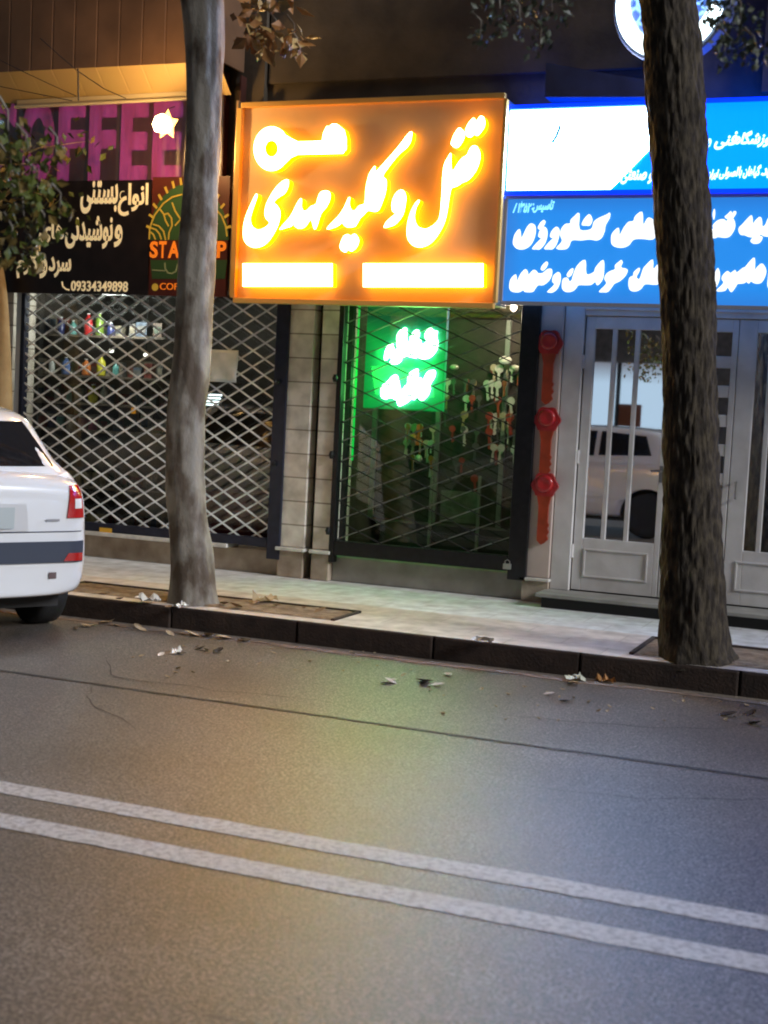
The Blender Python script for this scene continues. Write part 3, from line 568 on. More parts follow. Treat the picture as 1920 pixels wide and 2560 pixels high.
def neural(name):
    m = bpy.data.materials.new(name); m.use_nodes = True; t = m.node_tree; b = t.nodes['Principled BSDF']
    co = t.nodes.new('ShaderNodeTexCoord'); v = t.nodes.new('ShaderNodeTexVoronoi'); v.feature = 'DISTANCE_TO_EDGE'; v.inputs['Scale'].default_value = 12
    t.links.new(co.outputs['Object'], v.inputs[0]); r = t.nodes.new('ShaderNodeValToRGB'); t.links.new(v.outputs[0], r.inputs[0])
    r.color_ramp.elements[0].color = (.35,.8,1.6,1); r.color_ramp.elements[1].position = .16; r.color_ramp.elements[1].color = (.0,.08,.5,1)
    t.links.new(r.outputs[0], b.inputs['Emission Color']); b.inputs['Emission Strength'].default_value = 1.4; return m
mb = MB(); mb.lathe((0,-.064,0), [(.002,-.002),(.385,-.002),(.385,.002),(.002,.002)], 48, 'Y'); mb.build('face', neural('round_face'), rs)
cres = [(.39*math.cos(t), .39*math.sin(t)) for t in [math.radians(k) for k in range(150, 345, 8)]] + [(.30*math.cos(t)+.0, .33*math.sin(t)+.04) for t in [math.radians(k) for k in range(340, 150, -8)]]
shape('crescent', [cres], -.075, .008, emi('crescent_glow', (.75,.95,1), 5), parent=rs)
mb = MB(); mb.tube([(0,.06,0),(0,.62,.0)], .02, 8); mb.build('bracket', blackm, rs)
# ------------------------------------------------------------------ grilles
def lattice(x0, x1, z0, z1, slope, pitch, y, mdn, mup, wd, root, names=('lattice','lattice')):
    for sgn, m, yy, nm in ((-1, mdn, y-.008, names[0]), (1, mup, y+.008, names[1])):
        mb = MB(); k = z0 - abs(slope)*(x1-x0) - pitch
        while k < z1 + abs(slope)*(x1-x0) + pitch:
            # line z = k + sgn*slope*(x-x0)
            pts = []
            for X in (x0, x1):
                Z = k+sgn*slope*(X-x0)
                if z0 <= Z <= z1: pts.append((X, Z))
            for Z in (z0, z1):
                X = x0+(Z-k)/(sgn*slope)
                if x0 < X < x1: pts.append((X, Z))
            if len(pts) >= 2 and abs(pts[0][0]-pts[1][0]) > .03: mb.bar((pts[0][0], yy, pts[0][1]), (pts[1][0], yy, pts[1][1]), wd, .006)
            k += pitch
        mb.build(nm, m, root)
g = thing('folding_grille', 'galvanised diamond lattice grille closed across the left shopfront', 'security grille', (-6.2,-.03,.37))
YG = -.045
lattice(-7.45, -4.98, .42, TOP, .60, .128, YG, galv, galv, .0145, g)
mb = MB(); mb.box(-7.49, -7.44, YG-.03, YG+.03, .38, TOP); mb.build('post', mat('post_highlight', (.6,.63,.66), .3, .3), g, bevel=.004)  # pale strip paints the highlight on the dark post
mb = MB(); mb.box(-7.44, -7.40, YG-.035, YG+.035, .38, TOP); mb.build('post', navy, g, bevel=.004)
mb = MB(); mb.box(-4.995, -4.88, YG-.04, YG+.04, .28, TOP); mb.build('post', navy, g, bevel=.006)
mb = MB(); mb.box(-7.40, -4.996, YG-.035, YG+.035, .352+.022, .445); mb.build('bottom_rail', navy, g, bevel=.005)
for q in (1.05, 1.7): mb = MB(); mb.lathe((-4.95, YG-.06, q), [(.012,-.02),(.022,0),(.012,.02)], 10); mb.build('hinge', blackm, g)
s0 = PY(264, 1328, YG-.037); mb = MB(); mb.box(s0.x-.06, s0.x+.06, YG-.040, YG-.0355, s0.z-.028, s0.z+.028); mb.build('sticker', mat('yellow_sticker', (.75,.42,.04), .5), g)
pp = PY(560, 915, YG-.02)
mb = MB(); n = 8; vs = [(pp.x-.125+.25*i/n, YG-.026-.012*math.sin(i*.9+j*.6), pp.z-.13+.26*j/n) for i in range(n+1) for j in range(n+1)]
mb.add(vs, [(i*(n+1)+j, (i+1)*(n+1)+j, (i+1)*(n+1)+j+1, i*(n+1)+j+1) for i in range(n) for j in range(n)])
pn = mb.build('paper_notice', mat('white_paper', (.85,.9,.9), .7, col2=(.6,.68,.68), vscale=9), smooth=True, fix=False); so_ = pn.modifiers.new('t', 'SOLIDIFY'); so_.thickness = .001
tag(pn, 'white paper notice fixed to the left grille beside the trunk', 'notice')
g = thing('folding_grille', 'black framed sparse lattice grille across the key shop window', 'security grille', (-3.65,-.03,.35))
lattice(-4.40, -2.98, .46, TOP, .42, .155, YG, dark, darkbar, .009, g)
for a, c in ((-4.45,-4.405), (-2.975,-2.83)):
    mb = MB(); mb.box(a, c, YG-.04, YG+.035, .30, TOP); mb.build('post', blackm, g, bevel=.006)
mb = MB(); mb.box(-4.404, -2.976, YG-.04, YG+.035, .36, .475); mb.build('bottom_rail', blackm, g, bevel=.006)
for q in (.55, 1.15, 1.75): mb = MB(); mb.lathe((-4.455, YG-.05, q), [(.014,-.03),(.024,0),(.014,.03)], 10); mb.build('hinge', blackm, g)
lk = PY(1268, 1413, YG-.06); plk = thing('padlock', 'small silver padlock on the bottom rail of the key shop grille', 'padlock', lk)
mb = MB(); mb.box(-.03,.03,-.012,.012,-.03,.012); mb.build('body', mat('steel', (.45,.45,.43), .35, .8), plk, bevel=.004)
mb = MB(); mb.tube([(-.018,0,.012),(-.018,0,.03),(0,0,.042),(.018,0,.03),(.018,0,.012)], .004, 6); mb.build('shackle', mat('steel2', (.5,.5,.5), .3, .9), plk)
# ------------------------------------------------------------------ green window sign
gs = thing('green_sign', 'bright green lit sign with two white Persian words inside the key shop window', 'sign', (-4,.2,1.6))
YG2 = .2
gx0, gx1, gz_0, gz_1 = PY(912, 900, YG2).x, PY(1113, 900, YG2).x, PY(1010, 1025, YG2).z, 2.40
gface = emi('green_face', (0,.50,.07), .55)
gface = glowface('green_face', ((gx0+gx1)/2+.05, PY(1020, 930, YG2).z), (gx1-gx0)*.75, .42, (0,.62,.06), 1.3, (0.0,.16,.03), .6, .34)
mb = MB(); mb.box(gx0, gx1, YG2, YG2+.05, gz_0, gz_1); mb.build('panel', gface, gs, bevel=.01)
gw = emi('green_sign_lettering', (.2,1,.25), 44)
Z6 = lambda P: pxl(P, 920, 780, 8.295, YG2-.02)
for P in ([(335,980),(340,880),(370,770),(420,690),(480,650),(515,680),(530,760),(590,790),(590,640),(600,490),(650,400),(700,360),(790,340),(800,640),(860,600),(880,500),(940,410),(1000,370),(1055,400),(1050,500),(1040,570),(1080,580),(1100,660),(1150,660),(1210,590),(1170,510),(1190,430),(1240,360),(1290,330),(1370,390),(1430,400),(1410,500),(1440,620),(1430,740),(1370,850),(1230,965),(1000,960),(850,930),(720,950),(660,1030),(580,1080),(490,1080),(450,1040),(490,980),(440,940),(400,960),(370,1000)],
 [(265,1740),(260,1620),(290,1530),(350,1480),(420,1420),(480,1350),(570,1300),(620,1390),(650,1560),(690,1630),(760,1540),(815,1490),(820,1360),(860,1270),(960,1200),(1030,1195),(1030,1390),(1080,1360),(1140,1430),(1180,1320),(1250,1230),(1340,1205),(1385,1230),(1370,1350),(1290,1480),(1280,1600),(1230,1730),(1130,1830),(1070,1820),(1050,1780),(1080,1700),(1030,1690),(1010,1760),(940,1820),(880,1810),(780,1890),(650,1950),(610,1910),(590,1840),(480,1780),(400,1790),(360,1810),(300,1790)]):
    shape('lettering', [Z6(P)], YG2-.02, .018, gw, parent=gs, smooth=3)
gt = emi('green_spill_glow', (0,.62,.08), .9)  # glowing tubes imitate green spill down the window's left side
for q in (868, 893):
    mb = MB(); p0 = PY(q, 765, .3); p1 = PY(q-22, 1150, .3); mb.tube([(p0.x,.3,2.4),(p0.x,.3,p1.z)], .028, 10); mb.build('spill_tube', gt, gs)
pl = bpy.data.lights.new('green_light', 'AREA'); pl.shape = 'RECTANGLE'; pl.size = .5; pl.size_y = .7; pl.energy = 9; pl.color = (.04,1,.08)
po = bpy.data.objects.new('green_light', pl); COL.objects.link(po); po.parent = gs; po.location = ((gx0+gx1)/2-gs.location.x, .17-gs.location.y, 1.95-gs.location.z); po.rotation_euler = (math.radians(62), 0, 0)
pl = bpy.data.lights.new('green_fill_light', 'POINT'); pl.energy = 3.; pl.color = (.03,1,.15); pl.shadow_soft_size = .15  # added fill, tints the left wall like the sign's glow
po = bpy.data.objects.new('green_fill_light', pl); COL.objects.link(po); po.parent = gs; po.location = (-4.3-gs.location.x, .45-gs.location.y, 1.75-gs.location.z)
for root in (bld, aw, fas, cur, bn, ps, orange, up_, lo_, gs):
    for c_ in root.children:
        if c_.type != 'LIGHT': c_.matrix_parent_inverse = Matrix.Translation(-Vector(root.location))
for root in [o for o in COL.objects if o.type == 'EMPTY' and o.name.startswith('folding_grille')]: keep_at(root)
# ------------------------------------------------------------------ red key plaques
redk = mat('red_key_paint', (.42,.02,.02), .3, var=.35, vscale=10, coat=.5); orgk = mat('orange_key_paint', (.38,.05,.015), .35, var=.35, vscale=9)
for i, (hx, hy, by) in enumerate(((1374,858,1012), (1368,1050,1190), (1362,1214,1362))):
    h_ = PY(hx, hy, -.07); bt = PY(hx-8, by, -.07); L = h_.z-bt.z
    k = thing('red_key_plaque', ('topmost', 'middle', 'lowest')[i]+' of three red key shaped plaques on the stone pillar', 'key plaque', (h_.x, -.07, h_.z), 'red key plaques on the pillar')
    hd = [(.098*math.cos(t)*(1+.07*math.cos(6*t)), .098*math.sin(t)*(1+.07*math.cos(6*t))) for t in [2*math.pi*j/36 for j in range(36)]]
    hd = [(x, z) for x, z in hd if z > -.085] ; hd.sort(key=lambda p: math.atan2(p[0], p[1]))
    shape('key_head', [hd], -.012, .03, redk, parent=k)
    mb = MB(); mb.lathe((0,-.016,.015), [(.068,0),(.06,-.014),(.045,-.02),(.03,-.014),(.001,-.012)], 28, 'Y'); mb.build('head_boss', redk, k, smooth=True)
    sh = [(-.055,-.075),(.055,-.075),(.045,-.12),(.038,-.15),(.038,-L*.62),(.05,-L*.66),(.038,-L*.72),(.052,-L*.78),(.036,-L*.84),(.048,-L*.9),(.02,-L*.97),(-.005,-L),(-.038,-L*.93),(-.038,-.15),(-.045,-.12)]
    shape('key_shaft', [sh], -.008, .022, orgk, parent=k)
# ------------------------------------------------------------------ goods in the cafe
def bottle(lbl, px, py, y, hgt, r, col, grp, capc=(.7,.7,.7)):
    p = PY(px, py, y); t = thing('bottle', lbl, 'bottle', (p.x, y, p.z), grp)
    mb = MB(); mb.lathe((0,0,0), [(r*.9,0),(r,.01),(r,hgt*.62),(r*.75,hgt*.74),(r*.35,hgt*.84),(r*.33,hgt*.94)], 14); mb.build('body', mat('bottle_col', col, .25, var=.2, vscale=20), t, smooth=True)
    mb = MB(); mb.lathe((0,0,hgt*.94), [(r*.38,0),(r*.38,hgt*.06),(r*.3,hgt*.065)], 12); mb.build('cap', mat('cap_col', capc, .4), t)
    return t
def shelf(z, x0, x1, y0, y1, lbl):
    mb = MB(); mb.box(x0, x1, y0, y1, z-.02, z); t = thing('shelf', lbl, 'shelf', ((x0+x1)/2, y1, z), 'shelves inside the left shop')
    mb.build('board', mat('shelf_board', (.16,.13,.10), .5), t); mb = MB(); mb.tube([(x0+.1,y1,z-.02),(x0+.1,y0+.03,z-.02),(x0+.1,y1,z-.15)], .008, 6); mb.tube([(x1-.1,y1,z-.02),(x1-.1,y0+.03,z-.02),(x1-.1,y1,z-.15)], .008, 6); mb.build('bracket', darkbar, t); keep_at(t)
SY = .6
zs = [PY(200, yy, SY).z for yy in (838, 938, 1006, 1073, 1213, 1318)]
for z, l in zip(zs, ('highest shelf of bottles behind the left grille', 'second shelf from the top behind the left grille', 'third shelf, with the yellow bottle, behind the left grille', 'counter shelf of small jars behind the left grille', 'shelf of paper cups low behind the left grille', 'lowest shelf with cardboard boxes behind the left grille')):
    shelf(z, -7.9, -6.35 if z > .9 else -6.2, SY-.12, SY+.16, l)
def on(px, z): return PY(px, 900, SY).x
red, yel, grn, blu, org, wht, pnk, nav, teal = (.5,.03,.03), (.62,.58,.05), (.18,.3,.04), (.12,.2,.45), (.55,.17,.04), (.6,.62,.6), (.5,.22,.22), (.03,.04,.15), (.12,.35,.33)
spec = [(150,0,.16,.035,nav,'navy bottle at the left end of the highest shelf'),(180,0,.13,.035,teal,'teal bottle beside the navy one on the highest shelf'),(218,0,.2,.04,red,'red bottle with white cap on the highest shelf'),(246,0,.21,.038,grn,'olive green bottle right of the red bottle'),(275,0,.12,.04,nav,'short dark bottle right of the olive bottle'),
 (130,1,.14,.03,wht,'pale bottle at the left of the second shelf'),(166,1,.16,.04,blu,'blue bottle on the second shelf'),(216,1,.15,.042,org,'orange bottle on the second shelf'),(254,1,.19,.04,yel,'tall yellow bottle on the second shelf'),(290,1,.13,.03,teal,'small teal bottle at the right end of the second shelf'),
 (146,2,.11,.028,wht,'small white bottle on the third shelf'),(176,2,.11,.028,teal,'small pale teal bottle on the third shelf'),(236,2,.17,.048,yel,'squat yellow bottle on the third shelf'),(263,2,.16,.035,wht,'white bottle right of the squat yellow bottle')]
for px, si, hh, r, c_, l in spec:
    t = bottle(l, px, 900, SY, hh, r, c_, 'bottles on the cafe shelves'); t.location = (on(px, 0), SY, zs[si])
for px, c_, l in ((112,pnk,'pink jar at the left of the counter shelf'),(135,nav,'navy jar second on the counter shelf'),(157,teal,'teal jar in the middle of the counter shelf'),(182,wht,'whitish jar right of the teal jar'),(212,pnk,'rosy jar right of the whitish jar'),(237,(.5,.15,.25),'magenta jar at the right of the counter shelf')):
    t = thing('jar', l, 'jar', (on(px, 0), SY, zs[3]), 'jars on the counter shelf')
    mb = MB(); mb.lathe((0,0,0), [(.04,0),(.043,.02),(.042,.09),(.034,.105)], 16); mb.build('body', mat('jar_col', c_, .3), t, smooth=True)
    mb = MB(); mb.lathe((0,0,.105), [(.036,0),(.036,.018),(.02,.022)], 16); mb.build('lid', mat('jar_lid', (.5,.5,.5), .4), t)
for i, px in enumerate((188, 208, 228, 250, 268)):
    t = thing('paper_cup_stack', 'stack of beige paper cups, number %s from the left on the low shelf' % ('one','two','three','four','five')[i], 'cups', (on(px, 0), SY, zs[4]), 'paper cup stacks on the low shelf')
    mb = MB()
    for q in range(4): mb.lathe((0,0,q*.012), [(.026,0),(.037,.085),(.039,.085),(.039,.09),(.034,.09)], 14)
    mb.build('cups', mat('cup_paper', (.5,.46,.3), .6, var=.3, vscale=30), t, smooth=True)
for px, ww, hh, c_, l in ((222, .13, .09, (.36,.31,.18), 'small cardboard box at the left of the lowest shelf'), (258, .12, .13, (.4,.36,.2), 'taller cardboard box at the right of the lowest shelf')):
    t = thing('cardboard_box', l, 'box', (on(px, 0), SY, zs[5]), 'boxes on the lowest shelf')
    mb = MB(); mb.box(-ww/2, ww/2, -.08, .08, 0, hh); mb.build('carton', mat('card', c_, .7, var=.2), t, bevel=.004)
    mb = MB(); mb.box(-.015, .015, -.0815, .08, hh, hh+.0015); mb.box(-.015,.015,-.0825,-.0805, hh*.5, hh+.0015); mb.build('tape', mat('tape', (.5,.42,.25), .4), t)
r12 = random.Random(12); tones = [('dull brown',(.14,.09,.06)),('grey',(.2,.2,.19)),('dark green',(.05,.09,.05)),('cream',(.36,.32,.24)),('dark red',(.2,.04,.03)),('dusty blue',(.1,.14,.2))]
tm = [mat('pack_'+a.replace(' ','_'), c, .55, var=.5, vscale=25) for a, c in tones]
for si, zq in enumerate(zs):
    xq = -7.75
    while xq < -6.45:
        ww = r12.uniform(.05,.12); hh = r12.uniform(.07,.19); i = r12.randrange(6)
        mb = MB(); mb.box(-ww/2, ww/2, -.03, .03, 0, hh); mb.box(-ww*.4, ww*.4, -.0315, -.0302, hh*.3, hh*.75, 1)
        o = mb.build('carton', [tm[i], tm[(i+2) % 6]], bevel=.003); o.location = (xq, SY+.105, zq)
        tag(o, tones[i][0]+' packet with a contrasting label at the back of the '+('highest','second','third','jar','cup','lowest')[si]+' shelf', 'packet', tones[i][0]+' packets on the '+('highest','second','third','jar','cup','lowest')[si]+' shelf')
        xq += ww+r12.uniform(.01,.06)
# glowing lamp and fridge deeper in
fr = thing('drinks_cabinet', 'beige cabinet with an orange edge deep inside the left shop', 'cabinet', (PY(360,1045,1.4).x, 1.4, .3))
fp = PY(300, 900, 1.3); fq = PY(425, 1050, 1.3); mb = MB(); mb.box(fp.x-fr.location.x, fq.x-fr.location.x, -.1, .3, 0, fp.z-.3); mb.build('carcass', mat('beige_laminate', (.20,.17,.13), .5, var=.2), fr, bevel=.01)
mb = MB(); xx = PY(333, 1000, 1.28).x-fr.location.x; mb.box(xx-.02, xx+.02, -.115, -.102, fq.z-.35, PY(333,985,1.3).z-.3); mb.build('orange_edge', emi('orange_edge_glow', (1,.4,.02), .5), fr)
mb = MB(); mb.box(xx+.06, xx+.4, -.11, -.102, fq.z-.3, fp.z-.42); mb.build('door', mat('brown_glass', (.06,.045,.035), .2), fr)
p = PY(530, 1000, 1.2); il = thing('interior_lamp', 'small white striped lamp glowing inside the left shop below the notice', 'lamp', p)
mb = MB()
for q in range(4): mb.box(-.075+q*.012, .06+q*.012, -.01, .01, -.05+q*.03, -.036+q*.03)
mb.build('tubes', emi('lamp_tubes', (.8,.95,1), 4), il); mb = MB(); mb.box(-.09,.10,.012,.04,-.07,.08); mb.build('housing', dark, il)
pl = bpy.data.lights.new('shop_light', 'POINT'); pl.energy = 30; pl.color = (.95,.95,.9); pl.shadow_soft_size = .1
po = bpy.data.objects.new('shop_light', pl); COL.objects.link(po); po.parent = il; po.location = (-.5, -.9, .75)
for px, py, l in ((365, 888, 'small bright ceiling spot seen through the grille left of the trunk'), (278, 878, 'small bright spot lamp above the yellow bottles')):
    p = PY(px, py, 1.0); t = thing('spot_lamp', l, 'lamp', p, 'spot lamps in the left shop'); mb = MB(); mb.lathe((0,0,0), [(.005,-.012),(.02,-.01),(.024,.01),(.012,.02)], 12); mb.build('bulb', emi('spot_glow', (1,1,.9), 4), t)
    mb = MB(); mb.tube([(0,0,.02),(0,0,2.54-p.z)], .006, 6); mb.build('rod', dark, t)
bx = MB(); q = PY(590, 1310, .9); bx.box(q.x-.35, q.x+.15, .9, 1.3, .3, PY(590,1240,.9).z); rb = thing('red_crate', 'dark red crate on the floor behind the right end of the left grille', 'crate', (q.x, 1.1, .3)); o = bx.build('crate_body', mat('dark_red', (.20,.02,.02), .5, var=.4), rb, bevel=.01); bx = MB(); bx.box(q.x-.37, q.x+.17, .88, 1.32, PY(590,1240,.9).z, PY(590,1240,.9).z+.03); bx.build('crate_rim', mat('dark_red_rim', (.24,.03,.03), .5), rb); keep_at(rb)
# ------------------------------------------------------------------ key shop interior
pb = thing('tool_board', 'olive pegboard at the back of the key shop window', 'display board', (-3.6,.9,1.2))
b0 = PY(905, 1060, .9); mb = MB(); mb.box(-4.5, -2.8, .9, .93, .6, 2.3); mb.build('board', mat('pegboard', (.05,.042,.03), .7, col2=(.025,.022,.016), vscale=5), pb); 
mb = MB()
for xq in (-4.5,-3.93,-3.36,-2.8): mb.box(xq-.02, xq+.02, .87, .898, .6, 2.3)
mb.build('upright', mat('aluminium', (.3,.32,.3), .4, .5), pb); keep_at(pb)
r5 = random.Random(11)
cols = [(.55,.16,.03),(.45,.40,.28),(.6,.6,.56),(.35,.05,.03),(.10,.10,.10),(.35,.27,.12)]
proto = {}
def keyblank(col):
    t = thing('hanging_key', '', 'key'); m = mat('key_col', col, .4, .0)
    mb = MB(); mb.lathe((0,0,-.03), [(.022,-.002),(.022,.002)], 12, 'Y'); mb.build('bow', m, t); mb = MB(); mb.box(-.006,.006,-.0018,.0018,-.12,-.05); mb.box(.006,.011,-.0018,.0018,-.115,-.10); mb.box(.006,.010,-.0018,.0018,-.09,-.08); mb.build('blade', m, t); return t
for i, c_ in enumerate(cols): proto[i] = keyblank(c_)
names = ['orange','cream','silver','red','dark grey','brass']
used = set(); num = 0
zones = [(1015,1090,1045,1140,24,'left of the upright inside the key shop window'), (1215,1312,905,1120,44,'at the right side of the key shop window'), (1120,1200,920,1175,22,'in the middle column of the key shop window')]
for (xa_, xb_, ya_, yb_, cnt, where) in zones:
    for j in range(cnt):
        i = r5.choice([0,1,1,2] if xa_ == 1015 else [2,2,4,3,1] if xa_ == 1215 else [3,4,4,2,5])
        p = PY(r5.uniform(xa_, xb_), r5.uniform(ya_, yb_), .86); p.x = round(p.x/.055)*.055; p.z = round(p.z/.13)*.13; p.y = .86-.012*(num % 4); num += 1
        if i not in used: t = proto[i]; used.add(i)
        else:
            t = proto[i].copy(); COL.objects.link(t)
            for ch in proto[i].children: c2 = ch.copy(); COL.objects.link(c2); c2.parent = t
        t.location = p; t.rotation_euler = (0, r5.uniform(-.12,.12), r5.uniform(-.5,.5)); k = r5.uniform(1.,1.7); t.scale = (k,k,k)
        tag(t, names[i]+' key blank hanging '+where, 'key', names[i]+' keys hanging '+where)
for i in proto:
    if i not in used:
        for ch in list(proto[i].children): bpy.data.objects.remove(ch)
        bpy.data.objects.remove(proto[i])
def obj_disc(name, lbl, cat, px, py, y, r, m, grp=None, sq=1.):
    p = PY(px, py, y); t = thing(name, lbl, cat, p, grp); mb = MB(); mb.lathe((0,0,0), [(.002,-.02),(r*.7,-.018),(r,0),(r*.8,.012),(.002,.014)], 18, 'Y'); o = mb.build('disc', m, t, smooth=True); o.scale = (1,1,sq)
    mb = MB(); mb.tube([(0,.01,0),(0,.05,0)], .006, 6); mb.build('hook', darkbar, t)
stl = mat('pale_steel', (.6,.58,.5), .3, .3)
obj_disc('round_lock', 'pale oval lock plate highest at the right of the key shop window', 'lock', 1263, 900, .8, .055, emi('lock_painted_shine', (.85,.8,.65), .35), 'lock plates', .6)  # plate given a glow to imitate light shining on it
obj_disc('round_lock', 'dull oval lock plate right of and below the pale one', 'lock', 1292, 920, .8, .05, stl, 'lock plates', .6)
obj_disc('round_lock', 'cream oval plate beside the green sign edge', 'lock', 1136, 918, .8, .04, stl, 'lock plates', .6)
obj_disc('round_lock', 'orange oval plate under the green sign', 'lock', 1030, 1092, .8, .04, mat('orange_plate', (.6,.25,.04), .4), 'lock plates', .8)
obj_disc('round_lock', 'pale round plate lowest in the cluster under the green sign', 'lock', 1046, 1148, .8, .035, stl, 'lock plates', 1.1)
ct = thing('shop_counter', 'low grey stone panel counter inside the key shop', 'counter', (-3.6,.7,.3))
p = PY(1105, 1225, .62); q = PY(1192, 1310, .62)
mb = MB(); mb.box(-4.3, -3.0, .62, .85, .3, .60); mb.build('base', mat('counter_dark', (.05,.05,.045), .6, var=.4), ct)
mb = MB(); mb.box(p.x, q.x, .60, .618, q.z, p.z); mb.build('stone_panel', mat('counter_stone', (.26,.26,.22), .6, col2=(.12,.12,.1), vscale=9), ct)
mb = MB(); p = PY(1080, 1190, .58); mb.box(p.x-.012, p.x+.012, .575, .595, .42, p.z); p = PY(1200, 1190, .58); mb.box(p.x-.012, p.x+.012, .575, .595, .42, p.z); mb.build('upright', mat('upright_grey', (.3,.31,.28), .4), ct); keep_at(ct)
pl = bpy.data.lights.new('key_shop_light', 'POINT'); pl.energy = 30; pl.color = (1,.78,.6); pl.shadow_soft_size = .08
kl = thing('ceiling_bulb', 'bare bulb hanging from the key shop ceiling', 'lamp', (-3.2,.45,2.38)); mb = MB(); mb.lathe((0,0,0), [(.003,-.04),(.025,-.02),(.028,0),(.012,.04)], 14); mb.build('bulb', emi('bulb2', (1,.9,.75), 3), kl, smooth=True)
mb = MB(); mb.tube([(0,0,.04),(0,0,.17)], .005, 6); mb.build('flex', dark, kl)
po = bpy.data.objects.new('key_shop_light', pl); COL.objects.link(po); po.parent = kl; po.location = (0,-.05,-.05)
# ------------------------------------------------------------------ trees
def trunkfn(amp, fz, fa_, ridged, seed):
    def fn(p, r, an, i):
        v = Vector((math.cos(an)*fa_, math.sin(an)*fa_, p.z*fz+seed))
        a = noise.noise(v)
        if ridged: a = (abs(a)*2-.6) + .6*noise.noise(v*2.3)
        if p.z < .45: r += .055*((.45-p.z)/.3)**2*(.55+.45*math.sin(5*an+seed))*.5
        return r + amp*a + .012*noise.noise(Vector((p.x*2+seed, p.y*2, p.z*1.3)))
    return fn
def interp(rows, n):
    out = []
    for k in range(n):
        t = k/(n-1)*(len(rows)-1); i = min(int(t), len(rows)-2); f = t-i; f = f
        p0, p1, p2, p3 = rows[max(i-1,0)], rows[i], rows[i+1], rows[min(i+2, len(rows)-1)]
        out.append([.5*((2*b)+(-a+c)*f+(2*a-5*b+4*c-d)*f*f+(-a+3*b-3*c+d)*f**3) for a, b, c, d in zip(p0, p1, p2, p3)])
    return out
def leafmesh(mb, c, sz, rr, mi):
    d = Vector((rr.gauss(0,1), rr.gauss(0,1), rr.gauss(0,1)-.6)).normalized(); s = d.cross(Vector((rr.gauss(0,1), rr.gauss(0,1), rr.gauss(0,1)))).normalized()
    nn = d.cross(s); L = sz*rr.uniform(.7,1.3); wv = L*.33
    c = Vector(c)
    mb.add([c, c+d*L*.45+s*wv+nn*L*.06, c+d*L, c+d*L*.45-s*wv+nn*L*.06, c+d*L*.5-nn*L*.03], [(0,1,4),(1,2,4),(2,3,4),(3,0,4)], mi)
def leafmat(name, c1, c2):
    m = mat(name, c1, .5, col2=c2, vscale=3); b = m.node_tree.nodes['Principled BSDF']; b.inputs['Subsurface Weight'].default_value = 0; return m
def tree(lbl, rows, y0, barkm, amp, fz, fa_, ridged, seed, limbs, crown, lm, ns=56, nr=130):
    pts = []
    for (cx, py, hw) in rows:
        p = PY(cx, py, y0); dep = (p-CAM).dot(fw); pts.append([p.x, y0, p.z, hw*dep/F])
    P = interp(pts, nr)
    t = thing('street_tree', lbl, 'tree', (P[0][0], y0, .15))
    mb = MB(); mb.tube([(a, b, c) for a, b, c, r in P], [r for *_, r in P], ns, fn=trunkfn(amp, fz, fa_, ridged, seed)); tr = mb.build('trunk', barkm, t, smooth=True)
    top = Vector(P[-1][:3]); rr = random.Random(seed); tips = []
    for k, (dx, dy, dz, r) in enumerate(limbs):
        mb = MB(); e = top+Vector((dx, dy, dz)); m1 = top+Vector((dx*.4, dy*.4, dz*.55))
        mb.tube([top-Vector((0,0,.15)), m1, e], [r, r*.7, r*.25], 12); 
        for q in range(7):
            f = rr.uniform(.35, 1); s = top.lerp(m1, f*2) if f < .5 else m1.lerp(e, f*2-1); e2 = s+Vector((rr.gauss(0,.35), rr.gauss(0,.35), rr.uniform(-.15,.45)))
            mb.tube([s, s.lerp(e2, .5)+Vector((0,0,.04)), e2], [r*.25, r*.15, r*.06], 6); tips += [e2, s.lerp(e2, .6)]
        mb.build('limb', barkm, t, smooth=True); tips.append(e)
    mb = MB(); 
    for c in tips:
        for q in range(crown[0]//max(1, len(tips))):
            leafmesh(mb, c+Vector((rr.gauss(0,crown[1]), rr.gauss(0,crown[1]), rr.gauss(0,crown[1]*.7))), crown[2], rr, rr.choice([0,0,1]))
    mb.build('crown', lm, t, fix=False)
    for c in t.children: c.matrix_parent_inverse = Matrix.Translation(-Vector(t.location))
    return t
bark1 = mat('plane_bark', (.24,.215,.175), .8, col2=(.095,.07,.048), vscale=6.5, bump=.8, bscale=34, stretch=(1,1,.55), thr=(.42,.58))
bark2 = mat('rough_bark', (.065,.05,.03), .9, col2=(.018,.012,.007), vscale=30, bump=1., bscale=48, stretch=(1,1,.4), thr=(.40,.66))
leafg = [leafmat('leaf_green', (.10,.12,.01), (.045,.06,.01)), leafmat('leaf_olive', (.22,.14,.03), (.09,.07,.015))]
leafb = [leafmat('leaf_brown', (.40,.19,.05), (.24,.1,.03)), leafmat('leaf_yellow', (.5,.34,.12), (.28,.17,.06))]
leafd = [leafmat('leaf_dark', (.05,.07,.035), (.025,.035,.018)), leafmat('leaf_grey', (.08,.09,.055), (.035,.04,.03))]
tree('smooth grey barked tree at the kerb in front of the left shop', [(489,1530,62),(486,1500,55),(482,1389,52),(468,1240,48),(464,1157,46),(466,1040,47),(479,926,46),(487,800,46),(492,694,47),(498,580,44),(502,463,42),(508,345,42),(511,231,42),(512,115,46),(505,0,52),(495,-80,58)], -1.83, bark1, .014, 3.2, 2.4, False, 2.2,
     [(-.9,.2,1.5,.08),(.8,.3,1.6,.08),(.25,-.5,1.9,.08)], (1700,.16,.11), leafb)
